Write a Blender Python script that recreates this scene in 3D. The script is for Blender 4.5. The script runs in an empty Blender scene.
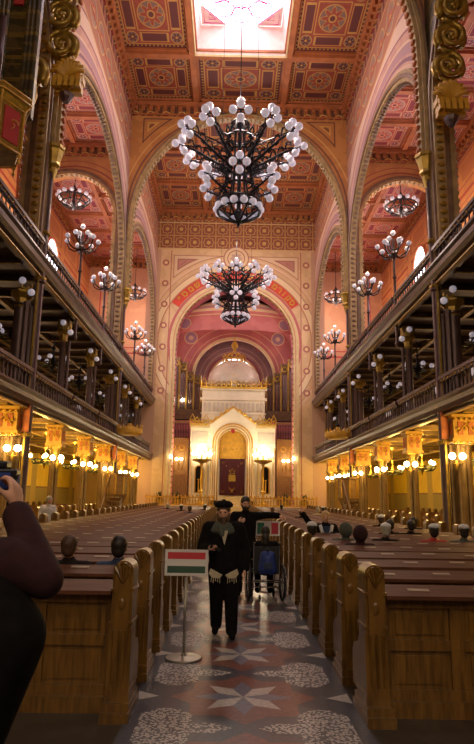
import bpy, bmesh, math, random
from mathutils import Vector, Matrix, Euler
random.seed(7)
PI = math.pi
SC = bpy.context.scene
COL = SC.collection
sin, cos = math.sin, math.cos

# ------------------------------------------------------------------ node helper
class S:
    nt = None
    def __init__(s, k): s.k = k
    @staticmethod
    def m(op, *a):
        n = S.nt.nodes.new('ShaderNodeMath'); n.operation = op
        for i, v in enumerate(a):
            if isinstance(v, S): S.nt.links.new(v.k, n.inputs[i])
            else: n.inputs[i].default_value = v
        return S(n.outputs[0])
    def __add__(s, o): return S.m('ADD', s, o)
    __radd__ = __add__
    def __sub__(s, o): return S.m('SUBTRACT', s, o)
    def __rsub__(s, o): return S.m('SUBTRACT', o, s)
    def __mul__(s, o): return S.m('MULTIPLY', s, o)
    __rmul__ = __mul__
    def __truediv__(s, o): return S.m('DIVIDE', s, o)
    def __lt__(s, o): return S.m('LESS_THAN', s, o)
    def __gt__(s, o): return S.m('GREATER_THAN', s, o)
def nabs(a): return S.m('ABSOLUTE', a)
def nmax(a, b): return S.m('MAXIMUM', a, b)
def nmin(a, b): return S.m('MINIMUM', a, b)
def frac(a): return S.m('FRACT', a)
def ncos(a): return S.m('COSINE', a)
def hyp(a, b): return S.m('SQRT', a*a + b*b)
def atan2(a, b): return S.m('ARCTAN2', a, b)
def band(a, lo, hi): return (a > lo) * (a < hi)
def mod(a, b): return S.m('FLOORED_MODULO', a, b)
def mixc(f, a, b):
    n = S.nt.nodes.new('ShaderNodeMix'); n.data_type = 'RGBA'
    S.nt.links.new(f.k, n.inputs['Factor'])
    for i, v in ((6, a), (7, b)):
        if isinstance(v, S): S.nt.links.new(v.k, n.inputs[i])
        else: n.inputs[i].default_value = (*v, 1)
    return S(n.outputs[2])
def coords(kind='Object'):
    t = S.nt.nodes.new('ShaderNodeTexCoord'); sp = S.nt.nodes.new('ShaderNodeSeparateXYZ')
    S.nt.links.new(t.outputs[kind], sp.inputs[0])
    return [S(sp.outputs[i]) for i in range(3)]
def noise(scale=5, detail=3, stretch=(1,1,1)):
    t = S.nt.nodes.new('ShaderNodeTexCoord'); mp = S.nt.nodes.new('ShaderNodeMapping')
    mp.inputs['Scale'].default_value = stretch
    n = S.nt.nodes.new('ShaderNodeTexNoise'); n.inputs['Scale'].default_value = scale; n.inputs['Detail'].default_value = detail
    S.nt.links.new(t.outputs['Object'], mp.inputs[0]); S.nt.links.new(mp.outputs[0], n.inputs['Vector'])
    return S(n.outputs['Fac'])
def voronoi(scale):
    t = S.nt.nodes.new('ShaderNodeTexCoord')
    n = S.nt.nodes.new('ShaderNodeTexVoronoi'); n.inputs['Scale'].default_value = scale
    S.nt.links.new(t.outputs['Object'], n.inputs['Vector'])
    return S(n.outputs['Distance']), S(n.outputs['Color'])

MATS = {}
def mat(name, fn=None, rough=.6, metal=0., emit=None, es=1., alpha=None, spec=None, bump=None, coat=0):
    m = bpy.data.materials.new(name); m.use_nodes = True; nt = m.node_tree; S.nt = nt
    b = nt.nodes['Principled BSDF']
    if callable(fn):
        c = fn(); nt.links.new(c.k, b.inputs['Base Color'])
    elif fn is not None: b.inputs['Base Color'].default_value = (*fn, 1)
    b.inputs['Roughness'].default_value = rough; b.inputs['Metallic'].default_value = metal
    if coat: b.inputs['Coat Weight'].default_value = coat; b.inputs['Coat Roughness'].default_value = .25
    if spec is not None: b.inputs['Specular IOR Level'].default_value = spec
    if emit:
        b.inputs['Emission Color'].default_value = (*emit, 1); b.inputs['Emission Strength'].default_value = es
    if bump:
        sc, st = bump
        h = noise(sc, 4); bn = nt.nodes.new('ShaderNodeBump'); bn.inputs['Strength'].default_value = st
        bn.inputs['Distance'].default_value = .02
        nt.links.new(h.k, bn.inputs['Height']); nt.links.new(bn.outputs[0], b.inputs['Normal'])
    MATS[name] = m
    return m

def mottled(c, amt=.25, scale=3, stretch=(1,1,1)):
    def f():
        n = noise(scale, 4, stretch)
        return mixc(nmin(nmax((n-.3)*2.5, 0), 1), tuple(x*(1-amt) for x in c), tuple(min(1, x*(1+amt)) for x in c))
    return f

# coffered ceiling panel, uv 0..1 over a panel
def coffer(base, dark, gold, grey):
    def f():
        u, v, _ = coords('UV')
        u = u*2-1; v = v*2-1
        a = nabs(u); b = nabs(v); m_ = nmax(a, b)
        c = mixc(noise(6, 3) > .5, base, tuple(x*.86 for x in base))
        c = mixc(band(m_, .80, .93), c, dark)
        dots = hyp(frac(u*9)-.5, frac(v*9)-.5) < .22
        c = mixc(band(m_, .80, .93)*dots, c, gold)
        c = mixc(band(m_, .93, .96), c, gold); c = mixc(band(m_, .77, .80), c, gold)
        # long side fields
        c = mixc(band(b, .50, .70)*(a < .34), c, dark); c = mixc(band(a, .50, .70)*(b < .34), c, dark)
        e1 = nmax(nabs(b-.60)*3, a); c = mixc(band(nmax(nabs(b-.6)/.12, a/.36), .92, 1.08), c, gold)
        c = mixc(band(nmax(nabs(a-.6)/.12, b/.36), .92, 1.08), c, gold)
        # centre square with rosette
        c = mixc(band(m_, .40, .43), c, gold)
        d = hyp(u, v); th = atan2(v, u)
        c = mixc((d < .36), c, grey)
        pet = (d < (ncos(th*8)*.07+.25))
        c = mixc(pet, c, base); c = mixc(band(d, .33, .36), c, gold)
        c = mixc(band(d - ncos(th*8)*.07, .22, .25), c, gold)
        c = mixc(d < .11, c, gold); c = mixc(d < .07, c, dark)
        # corner rosettes
        e = hyp(a-.6, b-.6); t2 = atan2(b-.6, a-.6)
        c = mixc(e < .16, c, grey); c = mixc(e < (ncos(t2*6)*.04+.10), c, dark)
        c = mixc(band(e, .14, .165), c, gold); c = mixc(e < .035, c, gold)
        return c
    return f
mat('coffer_nave', coffer((.26,.048,.028), (.10,.022,.022), (.42,.22,.055), (.17,.10,.085)), .7)
mat('coffer_aisle', coffer((.50,.105,.085), (.28,.045,.065), (.68,.40,.26), (.40,.24,.24)), .7)
mat('beam_nave', mottled((.34,.105,.035), .2, 2), .6)
mat('beam_aisle', mottled((.46,.16,.07), .2, 2), .6)

def cornice():
    x, y, z = coords(); s = x + y
    c = mixc(frac(s*2.2) < .5, (.30,.12,.03), (.10,.035,.02))
    d = hyp(frac(s*1.1)-.5, (frac(z*1.1)-.5))
    c = mixc(d < .22, c, (.20,.02,.02)); c = mixc(band(d, .22, .30), c, (.5,.3,.08))
    return c
mat('cornice', cornice, .6)

# spandrel walls of the arcade (plane x = const)
def spandrel():
    x, y, z = coords()
    dy = nabs(mod(y-4.0, 13.6)-6.8)
    q = hyp(dy/6.25, (nmax(z, 14.1)-14.1)/4.5)
    base = mixc(noise(1.3, 4) > .52, (.50,.28,.22), (.44,.235,.20))
    c = base
    for lo, hi, col in ((1.0,1.10,(.56,.36,.27)), (1.12,1.15,(.22,.10,.14)), (1.17,1.25,(.36,.20,.22)), (1.25,1.27,(.6,.42,.28)),
                        (1.34,1.36,(.25,.10,.12)), (1.36,1.50,(.60,.42,.33)), (1.50,1.52,(.25,.10,.12)), (1.62,1.64,(.35,.12,.10)),
                        (1.70,1.72,(.55,.32,.14)), (1.78,1.79,(.30,.10,.10))):
        c = mixc(band(q, lo, hi), c, col)
    # painted frieze near the ceiling with medallions
    fr = z > 20.4
    c = mixc(fr, c, (.36,.15,.10))
    d = hyp(mod(y, 1.6)-.8, (z-21.5)); th = atan2(z-21.5, mod(y, 1.6)-.8)
    c = mixc(fr*(d < .66), c, (.30,.19,.15)); c = mixc(fr*band(d, .60, .68), c, (.52,.33,.14))
    c = mixc(fr*(d < (ncos(th*6)*.12+.30)), c, (.42,.10,.07)); c = mixc(d < .12, c, (.5,.3,.1))
    c = mixc(band(z, 22.5, 22.6), c, (.55,.33,.12)); c = mixc(band(z, 20.4, 20.5), c, (.55,.33,.12))
    c = mixc((z > 22.7)*(nabs(mod(y, .6)-.3) < .14), c, (.14,.04,.035))
    return c
mat('spandrel', spandrel, .7)

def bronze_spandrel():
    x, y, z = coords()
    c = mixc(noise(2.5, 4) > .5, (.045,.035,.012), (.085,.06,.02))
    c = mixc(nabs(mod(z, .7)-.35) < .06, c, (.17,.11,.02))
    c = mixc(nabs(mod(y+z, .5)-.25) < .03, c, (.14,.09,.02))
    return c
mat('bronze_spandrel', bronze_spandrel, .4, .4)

# transverse wall over the nave arch (plane y = const)
def transverse():
    x, y, z = coords()
    r = hyp(x, z-17.3); a = nabs(x)
    base = mixc(noise(1.5, 4) > .5, (.44,.19,.055), (.38,.155,.045))
    c = base
    inside = (r > 6.9)*(a < 5.55)*(z < 23.05)*(z > 18.4)
    e = nmin(nmin(r-6.9, 5.55-a), 23.05-z)
    lat = nabs(frac((x+z)*1.6)-.5) < .08
    lat2 = nabs(frac((x-z)*1.6)-.5) < .08
    c = mixc(inside, c, (.19,.065,.03)); c = mixc(inside*nmax(lat, lat2), c, (.36,.19,.06))
    c = mixc(inside*(e < .28), c, (.40,.17,.05)); c = mixc(inside*band(e, .26, .34), c, (.55,.30,.08))
    c = mixc(inside*(e < .07), c, (.12,.04,.03))
    c = mixc(band(r, 6.15, 6.25), c, (.16,.06,.04)); c = mixc(band(r, 6.5, 6.55), c, (.6,.36,.12))
    return c
mat('transverse', transverse, .65)
def transverse_aisle():
    x, y, z = coords()
    r = hyp(nabs(x)-9.3, z-16.7)
    c = mixc(noise(1.5, 4) > .5, (.52,.24,.08), (.46,.20,.07))
    c = mixc(band(r, 3.15, 3.25), c, (.3,.08,.05)); c = mixc(band(r, 3.5, 3.55), c, (.3,.08,.05))
    return c
mat('transverse_aisle', transverse_aisle, .65)

# chancel wall (plane y = 44.5)
def chancel():
    x, y, z = coords()
    a = nabs(x); r = hyp(x, z-13.1)
    c = mixc(noise(1.2, 4) > .5, (.64,.43,.24), (.58,.38,.21))
    for lo, hi, col in ((4.6,4.9,(.55,.16,.16)), (4.9,4.95,(.7,.5,.3)), (4.95,5.15,(.45,.12,.12)), (5.85,5.95,(.45,.2,.12)), (5.95,6.35,(.72,.55,.34)),
                        (6.35,6.41,(.35,.17,.12)), (6.7,6.76,(.5,.25,.15)), (6.76,6.95,(.66,.46,.3))):
        c = mixc(band(r, lo, hi), c, col)
    sp = (r > 7.1)*(a < 4.9)*(z < 20.2)*(z > 13.1)
    e = nmin(nmin(r-7.1, 4.9-a), 20.2-z)
    c = mixc(sp, c, (.46,.20,.15)); c = mixc(sp*(e < .3), c, (.66,.47,.30)); c = mixc(sp*band(e, .3, .38), c, (.3,.12,.1))
    c = mixc(sp*(e < .06), c, (.35,.15,.1))
    lat = nmax(nabs(frac((x+z)*1.5)-.5) < .1, nabs(frac((x-z)*1.5)-.5) < .1)
    c = mixc(sp*(e > .5)*lat, c, (.36,.15,.13))
    # outer upright borders with medallions
    c = mixc(band(a, 5.05, 5.12)*(z < 20.6), c, (.38,.12,.08)); c = mixc((a > 5.9), c, (.5,.3,.2))
    d = hyp(a-5.5, mod(z, 1.7)-.85)
    c = mixc((d < .26)*(z > 9), c, (.35,.12,.10)); c = mixc((d < .13)*(z > 9), c, (.7,.5,.25))
    c = mixc((a > 4.66)*(a < 4.9)*(z < 13.1), c, (.55,.2,.18))
    # patterned band under the cornice
    bd = z > 20.75
    c = mixc(bd, c, (.24,.075,.045))
    u = mod(x+.55, 1.1)-.55; v = mod(z-20.75, 1.1)-.55
    st = nmin(nmax(nabs(u), nabs(v)), (nabs(u)+nabs(v))*.75)
    c = mixc(bd*band(st, .30, .36), c, (.50,.28,.09)); c = mixc(bd*(st < .13), c, (.55,.33,.1))
    c = mixc(bd*band(nmax(nabs(u), nabs(v)), .5, .55), c, (.45,.24,.08))
    c = mixc(band(z, 20.68, 20.8), c, (.6,.4,.18)); c = mixc(band(z, 22.9, 23.0), c, (.6,.4,.18))
    # medallion above the arch
    g = hyp(x, z-20.0); th = atan2(z-20.0, x)
    c = mixc(g < 1.0, c, (.66,.47,.28)); c = mixc(band(g, .92, 1.0), c, (.32,.12,.1)); c = mixc(band(g, .62, .70), c, (.36,.15,.1))
    c = mixc(g < (ncos(th*8)*.08+.42), c, (.45,.30,.25)); c = mixc(g < .16, c, (.6,.4,.12))
    return c
mat('chancel', chancel, .6)
def apse():
    x, y, z = coords()
    a = nabs(x); r = hyp(x, z-11.5)
    c = mixc(noise(1.2, 4) > .5, (.46,.13,.12), (.40,.11,.11))
    for lo, hi, col in ((3.4,3.6,(.62,.40,.24)), (3.6,3.66,(.25,.06,.08)), (3.9,3.96,(.6,.4,.22)), (4.5,4.56,(.6,.38,.2))):
        c = mixc(band(r, lo, hi), c, col)
    d = hyp(a-3.75, z-15.0)
    c = mixc(d < .55, c, (.30,.16,.22)); c = mixc(band(d, .5, .58), c, (.65,.42,.2)); c = mixc(d < .2, c, (.6,.4,.25))
    return c
mat('apse', apse, .6)
def apse_inner():
    x, y, z = coords(); r = hyp(x, z-11.5)
    c = mixc(noise(1.2, 4) > .5, (.30,.17,.18), (.25,.14,.16))
    for lo, hi, col in ((2.05,2.25,(.5,.3,.2)), (2.25,2.4,(.25,.05,.08)), (2.6,2.66,(.55,.35,.25)), (3.0,3.06,(.5,.3,.25))):
        c = mixc(band(r, lo, hi), c, col)
    return c
mat('apse_inner', apse_inner, .6)
def vault():
    x, y, z = coords(); r = hyp(x, (y-47.6)*1.2)
    c = mixc(noise(1.2, 4) > .5, (.50,.15,.14), (.45,.125,.12))
    for lo, hi, col in ((15.5,15.6,(.6,.4,.2)), (15.9,16.2,(.66,.46,.27)), (16.3,16.5,(.40,.24,.24)), (16.5,16.9,(.62,.42,.25)), (16.95,17.1,(.7,.5,.3))): c = mixc(band(z, lo, hi), c, col)
    m_ = hyp(nabs(x)-3.9, z-14.9); c = mixc(m_ < .45, c, (.30,.16,.22)); c = mixc(band(m_, .42, .48), c, (.65,.42,.2))
    return c
mat('vault', vault, .6)

def outer_wall(low):
    def f():
        x, y, z = coords()
        if low:
            c = mixc(noise(.8, 3) > .5, (.74,.47,.02), (.68,.42,.015))
            c = mixc(z < 2.0, c, (.30,.21,.05)); c = mixc(band(z, 2.0, 2.1), c, (.22,.1,.03))
            c = mixc(nabs(mod(y, 4.5)-2.2) < .5, c, (.42,.27,.05))
            return c
        c = mixc(noise(.8, 4) > .5, (.60,.26,.085), (.53,.225,.075))
        m_ = nmax(nabs(mod(y-17.9, 4.5)-2.25)/1.9, nabs(z-14.4)/3.9)
        c = mixc(band(m_, .93, .98), c, (.38,.06,.04)); c = mixc(band(m_, .83, .85), c, (.38,.08,.05))
        m2 = nmax(nabs(mod(y-17.9, 4.5)-2.25)/1.9, nabs(z-19.4)/.8)
        c = mixc(band(m2, .88, .98), c, (.34,.08,.07)); c = mixc(m2 < .6, c, (.46,.17,.07))
        c = mixc(band(z, 20.3, 20.5), c, (.25,.06,.05))
        return c
    return f
mat('wall_low', outer_wall(True), .6)
mat('wall_high', outer_wall(False), .6)
def aisle_end():
    x, y, z = coords(); a = nabs(nabs(x)-9.3)
    c = mixc(noise(.8, 4) > .5, (.60,.33,.20), (.55,.29,.18))
    c = mixc(band(a, 2.0, 2.1), c, (.45,.06,.07)); c = mixc(band(z, 13.0, 13.15)*(a < 2.05), c, (.45,.06,.07)); c = mixc(band(z, 13.5, 13.6)*(a < 2.05), c, (.45,.06,.07))
    c = mixc(z < 9.5, c, (.5,.3,.1))
    return c
mat('aisle_end', aisle_end, .6)

def wood(c1, c2, sc=(1.2, 1.2, 14)):
    def f():
        n = noise(2.2, 5, sc)
        return mixc(nmin(nmax((n-.35)*3, 0), 1), c1, c2)
    return f
mat('pew_wood', wood((.10,.045,.006), (.22,.105,.016), (14, 1.5, 1.5)), .34, coat=.3)
mat('pew_end_wood', wood((.095,.043,.006), (.215,.105,.016), (8, 8, 1.2)), .32, coat=.35)
mat('ledge_wood', wood((.080,.028,.013), (.135,.050,.024), (1.2, 14, 3)), .5, spec=.18)
mat('plate', (.34,.25,.17), .5)
mat('rib_stone', mottled((.34,.225,.10), .25, 3), .5)
mat('rib_dark', mottled((.19,.11,.07), .25, 3), .5)
mat('iron', mottled((.080,.042,.040), .25, 3), .38, .35)
mat('iron_light', mottled((.062,.037,.040), .25, 3), .3, .35)
mat('balcony_wood', mottled((.115,.060,.042), .3, 2), .32)
mat('gold', mottled((.62,.38,.06), .25, 6), .34, .75)
mat('gold_dark', mottled((.34,.21,.035), .3, 6), .4, .6)
mat('gold_paint', mottled((.52,.27,.022), .2, 4), .5)
mat('brick_red', mottled((.42,.11,.025), .25, 6), .6)
mat('dark_metal', (.022,.022,.028), .35, .6)
mat('green_metal', mottled((.10,.095,.03), .3, 12), .4, .6)
mat('opal_glass', (.72,.70,.78), .2, emit=(.86,.82,1.0), es=.10)  # faint emission stands in for daylight falling on the unlit globes
mat('lit_globe', (.9,.8,.6), .3, emit=(1,.74,.34), es=16)
mat('lit_white', (.9,.8,.6), .3, emit=(1,.88,.62), es=15)
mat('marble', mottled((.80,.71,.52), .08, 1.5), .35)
mat('marble_tan', mottled((.62,.48,.25), .1, 3), .4)  # darker, yellower marble tone
mat('dome', mottled((.55,.47,.36), .08, 4), .4)
mat('velvet', mottled((.055,.004,.008), .25, 6), .9)
mat('crimson', (.36,.018,.015), .7)
mat('organ_case', mottled((.12,.06,.022), .3, 3), .5)
mat('organ_pipe', mottled((.19,.13,.12), .2, 5), .3, .5)
mat('chancel_wood', wood((.22,.11,.03), (.33,.18,.05), (2, 2, 9)), .45)
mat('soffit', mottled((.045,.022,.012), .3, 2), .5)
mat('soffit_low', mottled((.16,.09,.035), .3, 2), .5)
def slab():
    v, c = voronoi(6); return mixc(noise(3, 3) > .5, (.040,.030,.022), (.055,.040,.030))
mat('floor_stone', slab, .35)
def pebble():
    v, c = voronoi(38)
    return mixc(v < .50, (.085,.08,.09), (.50,.455,.42))
mat('pebble', pebble, .4)
mat('m_border', mottled((.060,.064,.085), .3, 30), .28)
mat('m_red', mottled((.19,.075,.060), .25, 25), .28)
mat('m_cream', mottled((.50,.46,.43), .15, 25), .28)
mat('m_blue', mottled((.16,.165,.23), .2, 25), .28)
mat('daylight', (.9,.9,1), .5, emit=(.88,.86,1.0), es=5)
mat('rear_fill_glow', (.9,.9,1), .5, emit=(1.0,.80,.56), es=4.0)  # warm glow of the unseen rear windows, added as frontal fill
mat('daylight_pink', (.9,.8,.9), .5, emit=(1.0,.80,.88), es=2.6)
mat('magenta_glass', (.35,.03,.15), .3, emit=(.6,.06,.25), es=.35)
mat('lightwell', mottled((.72,.55,.50), .1, 3), .6)
mat('skin', mottled((.60,.33,.23), .1, 20), .5)
mat('black_cloth', mottled((.008,.007,.008), .3, 20), .95, spec=.12)
mat('dark_cloth', mottled((.018,.014,.015), .3, 20), .95, spec=.15)
mat('shaft_bronze', mottled((.20,.12,.045), .25, 3), .4, .35)
mat('maroon_cloth', mottled((.026,.004,.007), .3, 30), .9)
mat('grey_knit', mottled((.075,.082,.066), .5, 60), .95)
mat('white_cloth', (.62,.62,.64), .8)
mat('cream_cloth', mottled((.48,.42,.30), .15, 30), .8)
mat('blue_cloth', mottled((.015,.04,.22), .3, 20), .6)
mat('navy_cloth', mottled((.03,.05,.11), .3, 20), .8)
mat('brown_hair', mottled((.07,.035,.018), .4, 60), .6)
mat('dark_hair', mottled((.018,.012,.010), .4, 60), .5)
mat('grey_hair', mottled((.36,.33,.28), .3, 60), .6)
mat('blonde_hair', mottled((.50,.33,.15), .3, 60), .6)
mat('rubber', (.012,.012,.013), .6)
mat('chrome', (.55,.55,.56), .25, .9)
mat('steel', (.42,.40,.34), .35, .8)
mat('flag_red', (.50,.014,.03), .5); mat('flag_white', (.62,.60,.58), .5); mat('flag_green', (.02,.075,.045), .5)
mat('flag_green2', (.01,.16,.09), .5)
mat('sign_frame', (.62,.60,.60), .4)
M = MATS

# ------------------------------------------------------------------ mesh helper
class MB:
    def __init__(s): s.v = []; s.f = []; s.mi = []; s.uv = {}
    def add(s, vs, fs, mi=0, T=None):
        o = len(s.v)
        s.v += [tuple(T @ Vector(p)) if T is not None else tuple(p) for p in vs]
        for f in fs: s.f.append([i+o for i in f]); s.mi.append(mi)
        return s
    def box(s, x0, x1, y0, y1, z0, z1, mi=0, T=None):
        vs = [(x0,y0,z0),(x1,y0,z0),(x1,y1,z0),(x0,y1,z0),(x0,y0,z1),(x1,y0,z1),(x1,y1,z1),(x0,y1,z1)]
        return s.add(vs, [(0,3,2,1),(4,5,6,7),(0,1,5,4),(1,2,6,5),(2,3,7,6),(3,0,4,7)], mi, T)
    def prism(s, pts, d0, d1, axis='x', mi=0, T=None):   # closed 2-D outline extruded along axis
        n = len(pts)
        def P(p, d): return {'x': (d, p[0], p[1]), 'y': (p[0], d, p[1]), 'z': (p[0], p[1], d)}[axis]
        vs = [P(p, d0) for p in pts] + [P(p, d1) for p in pts]
        fs = [(i, (i+1) % n, (i+1) % n+n, i+n) for i in range(n)] + [tuple(range(n))[::-1], tuple(range(n, 2*n))]
        return s.add(vs, fs, mi, T)
    def lathe(s, prof, c=(0,0,0), n=16, mi=0, T=None, lobes=0, amp=0):
        vs = []; fs = []; k = len(prof)
        for i in range(n):
            a = 2*PI*i/n
            f = 1+amp*abs(cos(a*lobes/2)) if lobes else 1
            for r, z in prof: vs.append((c[0]+r*f*cos(a), c[1]+r*f*sin(a), c[2]+z))
        for i in range(n):
            j = (i+1) % n
            for q in range(k-1): fs.append((i*k+q, j*k+q, j*k+q+1, i*k+q+1))
        if prof[0][0] > 1e-4: fs.append([i*k for i in range(n)][::-1])
        if prof[-1][0] > 1e-4: fs.append([i*k+k-1 for i in range(n)])
        return s.add(vs, fs, mi, T)
    def sphere(s, c, r, n=10, m=7, mi=0, sc=(1,1,1)):
        vs = [(c[0], c[1], c[2]-r*sc[2])]; fs = []
        for j in range(1, m):
            t = PI*j/m
            for i in range(n):
                a = 2*PI*i/n; vs.append((c[0]+r*sc[0]*sin(t)*cos(a), c[1]+r*sc[1]*sin(t)*sin(a), c[2]-r*sc[2]*cos(t)))
        vs.append((c[0], c[1], c[2]+r*sc[2]))
        for i in range(n):
            j = (i+1) % n
            fs.append((0, 1+j, 1+i)); fs.append((len(vs)-1, 1+(m-2)*n+i, 1+(m-2)*n+j))
            for q in range(m-2): fs.append((1+q*n+i, 1+q*n+j, 1+(q+1)*n+j, 1+(q+1)*n+i))
        return s.add(vs, fs, mi)
    def tube(s, pts, r, n=6, mi=0, closed=False):
        pts = [Vector(p) for p in pts]; k = len(pts); vs = []; fs = []
        rs = r if isinstance(r, (list, tuple)) else [r]*k
        up = None
        for i, p in enumerate(pts):
            if closed: t = pts[(i+1) % k]-pts[i-1]
            else: t = pts[min(i+1, k-1)]-pts[max(i-1, 0)]
            t.normalize()
            if up is None: up = t.orthogonal().normalized()
            else:
                up = (up - t*up.dot(t))
                up = up.normalized() if up.length > 1e-5 else t.orthogonal().normalized()
            w = t.cross(up)
            for j in range(n):
                a = 2*PI*j/n; vs.append(p+(up*cos(a)+w*sin(a))*rs[i])
        for i in range(k if closed else k-1):
            i2 = (i+1) % k
            for j in range(n):
                j2 = (j+1) % n; fs.append((i*n+j, i*n+j2, i2*n+j2, i2*n+j))
        if not closed: fs.append(list(range(n))[::-1]); fs.append([(k-1)*n+j for j in range(n)])
        return s.add(vs, fs, mi)
    def caps(s, a, ra, b, rb, n=10, mi=0):      # tapered capsule
        a = Vector(a); b = Vector(b)
        s.sphere(a, ra, n, 8, mi); s.sphere(b, rb, n, 8, mi)
        if (b-a).length > 1e-4: s.tube([a, b], [ra, rb], n, mi)
        return s
    def mesh(s, name, mats, smooth=False, recalc=True):
        me = bpy.data.meshes.new(name); me.from_pydata([tuple(v) for v in s.v], [], s.f)
        for m_ in (mats if isinstance(mats, (list, tuple)) else [mats]): me.materials.append(m_ if not isinstance(m_, str) else M[m_])
        for p, i in zip(me.polygons, s.mi): p.material_index = i
        if s.uv:
            ul = me.uv_layers.new(name='UVMap')
            for p in me.polygons:
                if p.index in s.uv:
                    for li, u in zip(p.loop_indices, s.uv[p.index]): ul.data[li].uv = u
        if recalc:
            bm = bmesh.new(); bm.from_mesh(me); bmesh.ops.recalc_face_normals(bm, faces=bm.faces); bm.to_mesh(me); bm.free()
        if smooth: me.shade_smooth() if hasattr(me, 'shade_smooth') else None
        if smooth == 'auto':
            me.set_sharp_from_angle(angle=math.radians(40))
        me.update(); return me
    def build(s, name, mats, parent=None, smooth=False, label=None, cat=None, group=None, kind=None, recalc=True):
        o = bpy.data.objects.new(name, s.mesh(name, mats, smooth, recalc)); COL.objects.link(o)
        if parent: o.parent = parent
        return tag(o, label, cat, group, kind)

def tag(o, label=None, cat=None, group=None, kind=None):
    if label: o['label'] = label
    if cat: o['category'] = cat
    if group: o['group'] = group
    if kind: o['kind'] = kind
    return o
def thing(name, label, cat, loc=(0,0,0), rz=0, group=None):
    o = bpy.data.objects.new(name, None); COL.objects.link(o); o.empty_display_size = .2
    o.location = loc; o.rotation_euler = (0, 0, rz)
    return tag(o, label, cat, group)
def inst(me, name, parent=None, loc=(0,0,0), rot=(0,0,0), sc=(1,1,1), **k):
    o = bpy.data.objects.new(name, me); COL.objects.link(o); o.location = loc; o.rotation_euler = rot; o.scale = sc
    if parent: o.parent = parent
    return tag(o, **k)
def dup(o, parent=None):
    kids = [c for c in o.children]
    c = o.copy(); COL.objects.link(c)
    if parent: c.parent = parent
    for ch in kids: dup(ch, c)
    return c
def place(o, loc, label=None, rz=None, group=None, sc=None):
    o.location = loc
    if rz is not None: o.rotation_euler.z = rz
    if label: o['label'] = label
    if group: o['group'] = group
    if sc: o.scale = (sc, sc, sc)
    return o
NT = [0]
def trim(mb, mats, smooth=False):
    NT[0] += 1
    return mb.build('trim_%d' % NT[0], mats, kind='structure', smooth=smooth)
def bx(name, x0, x1, y0, y1, z0, z1, m, kind='structure', parent=None):
    return MB().box(min(x0,x1), max(x0,x1), y0, y1, z0, z1).build(name, m, parent, kind=kind)
SD = {-1: 'left', 1: 'right'}
ORD = ['nearest', 'second', 'third', 'fourth', 'fifth', 'sixth', 'seventh', 'eighth', 'ninth', 'tenth', 'eleventh', 'twelfth',
       'thirteenth', 'fourteenth', 'fifteenth', 'sixteenth', 'seventeenth', 'eighteenth', 'nineteenth', 'twentieth'] + \
      ['twenty-' + a for a in ('first', 'second', 'third', 'fourth', 'fifth', 'sixth', 'seventh', 'eighth', 'ninth')] + \
      ['thirtieth'] + ['thirty-' + a for a in ('first', 'second', 'third', 'fourth', 'fifth', 'sixth', 'seventh', 'eighth', 'ninth')]
# ------------------------------------------------------------------ the setting
Y0, YE = -5.0, 44.5
W = 6.2; XO = 12.4; ZC = 24.2; ZA = 21.4
PIERS = [4.0, 17.6, 31.2]
THIN = [8.5, 13.05, 22.1, 26.6, 35.6, 40.0]
bx('floor', -XO, XO, Y0, 52, -.3, 0, 'floor_stone')
for s in (-1, 1):
    mb = MB()
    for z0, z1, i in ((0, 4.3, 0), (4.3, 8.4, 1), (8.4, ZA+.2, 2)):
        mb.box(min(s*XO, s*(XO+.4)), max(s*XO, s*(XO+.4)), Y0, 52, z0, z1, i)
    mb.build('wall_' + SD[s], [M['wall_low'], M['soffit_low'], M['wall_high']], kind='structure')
    # end walls of the aisles
    bx('wall_' + SD[s] + '_end', s*6.9, s*XO, 48.3, 48.6, 0, ZA, 'aisle_end')
# rear wall behind the camera; its unseen rose window glows as added frontal fill
bx('wall_back', -XO, XO, Y0-.4, Y0, 0, ZC, 'transverse')
NW = [0]
def window(mb, mats):
    NW[0] += 1
    return mb.build('window_%d' % NW[0], mats, kind='structure')
mb = MB(); mb.lathe([(3.4,0),(3.4,.06),(0,.06)], (0,0,0), 40, 0, Matrix.Translation((0, Y0+.02, 15.5)) @ Matrix.Rotation(-PI/2, 4, 'X'))
mb.tube([(3.5*cos(a*PI/20), Y0+.1, 15.5+3.5*sin(a*PI/20)) for a in range(40)], .16, 6, 1, True)
for k in range(6): mb.tube([(3.4*cos(k*PI/6), Y0+.1, 15.5+3.4*sin(k*PI/6)), (-3.4*cos(k*PI/6), Y0+.1, 15.5-3.4*sin(k*PI/6))], .07, 6, 1)
window(mb, [M['rear_fill_glow'], M['marble_tan']])
for k in (-1, 1):       # two tall lower windows, unseen, added as more frontal fill
    mb = MB(); pts = [(k*3.6-1.1, 5), (k*3.6+1.1, 5)] + [(k*3.6+1.1*cos(a*PI/10), 9+1.1*sin(a*PI/10)) for a in range(11)]
    mb.prism(pts, Y0+.01, Y0+.06, 'y'); mb.tube([(p[0], Y0+.08, p[1]) for p in pts], .09, 6, 1, True)
    window(mb, [M['rear_fill_glow'], M['marble_tan']])

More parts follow.
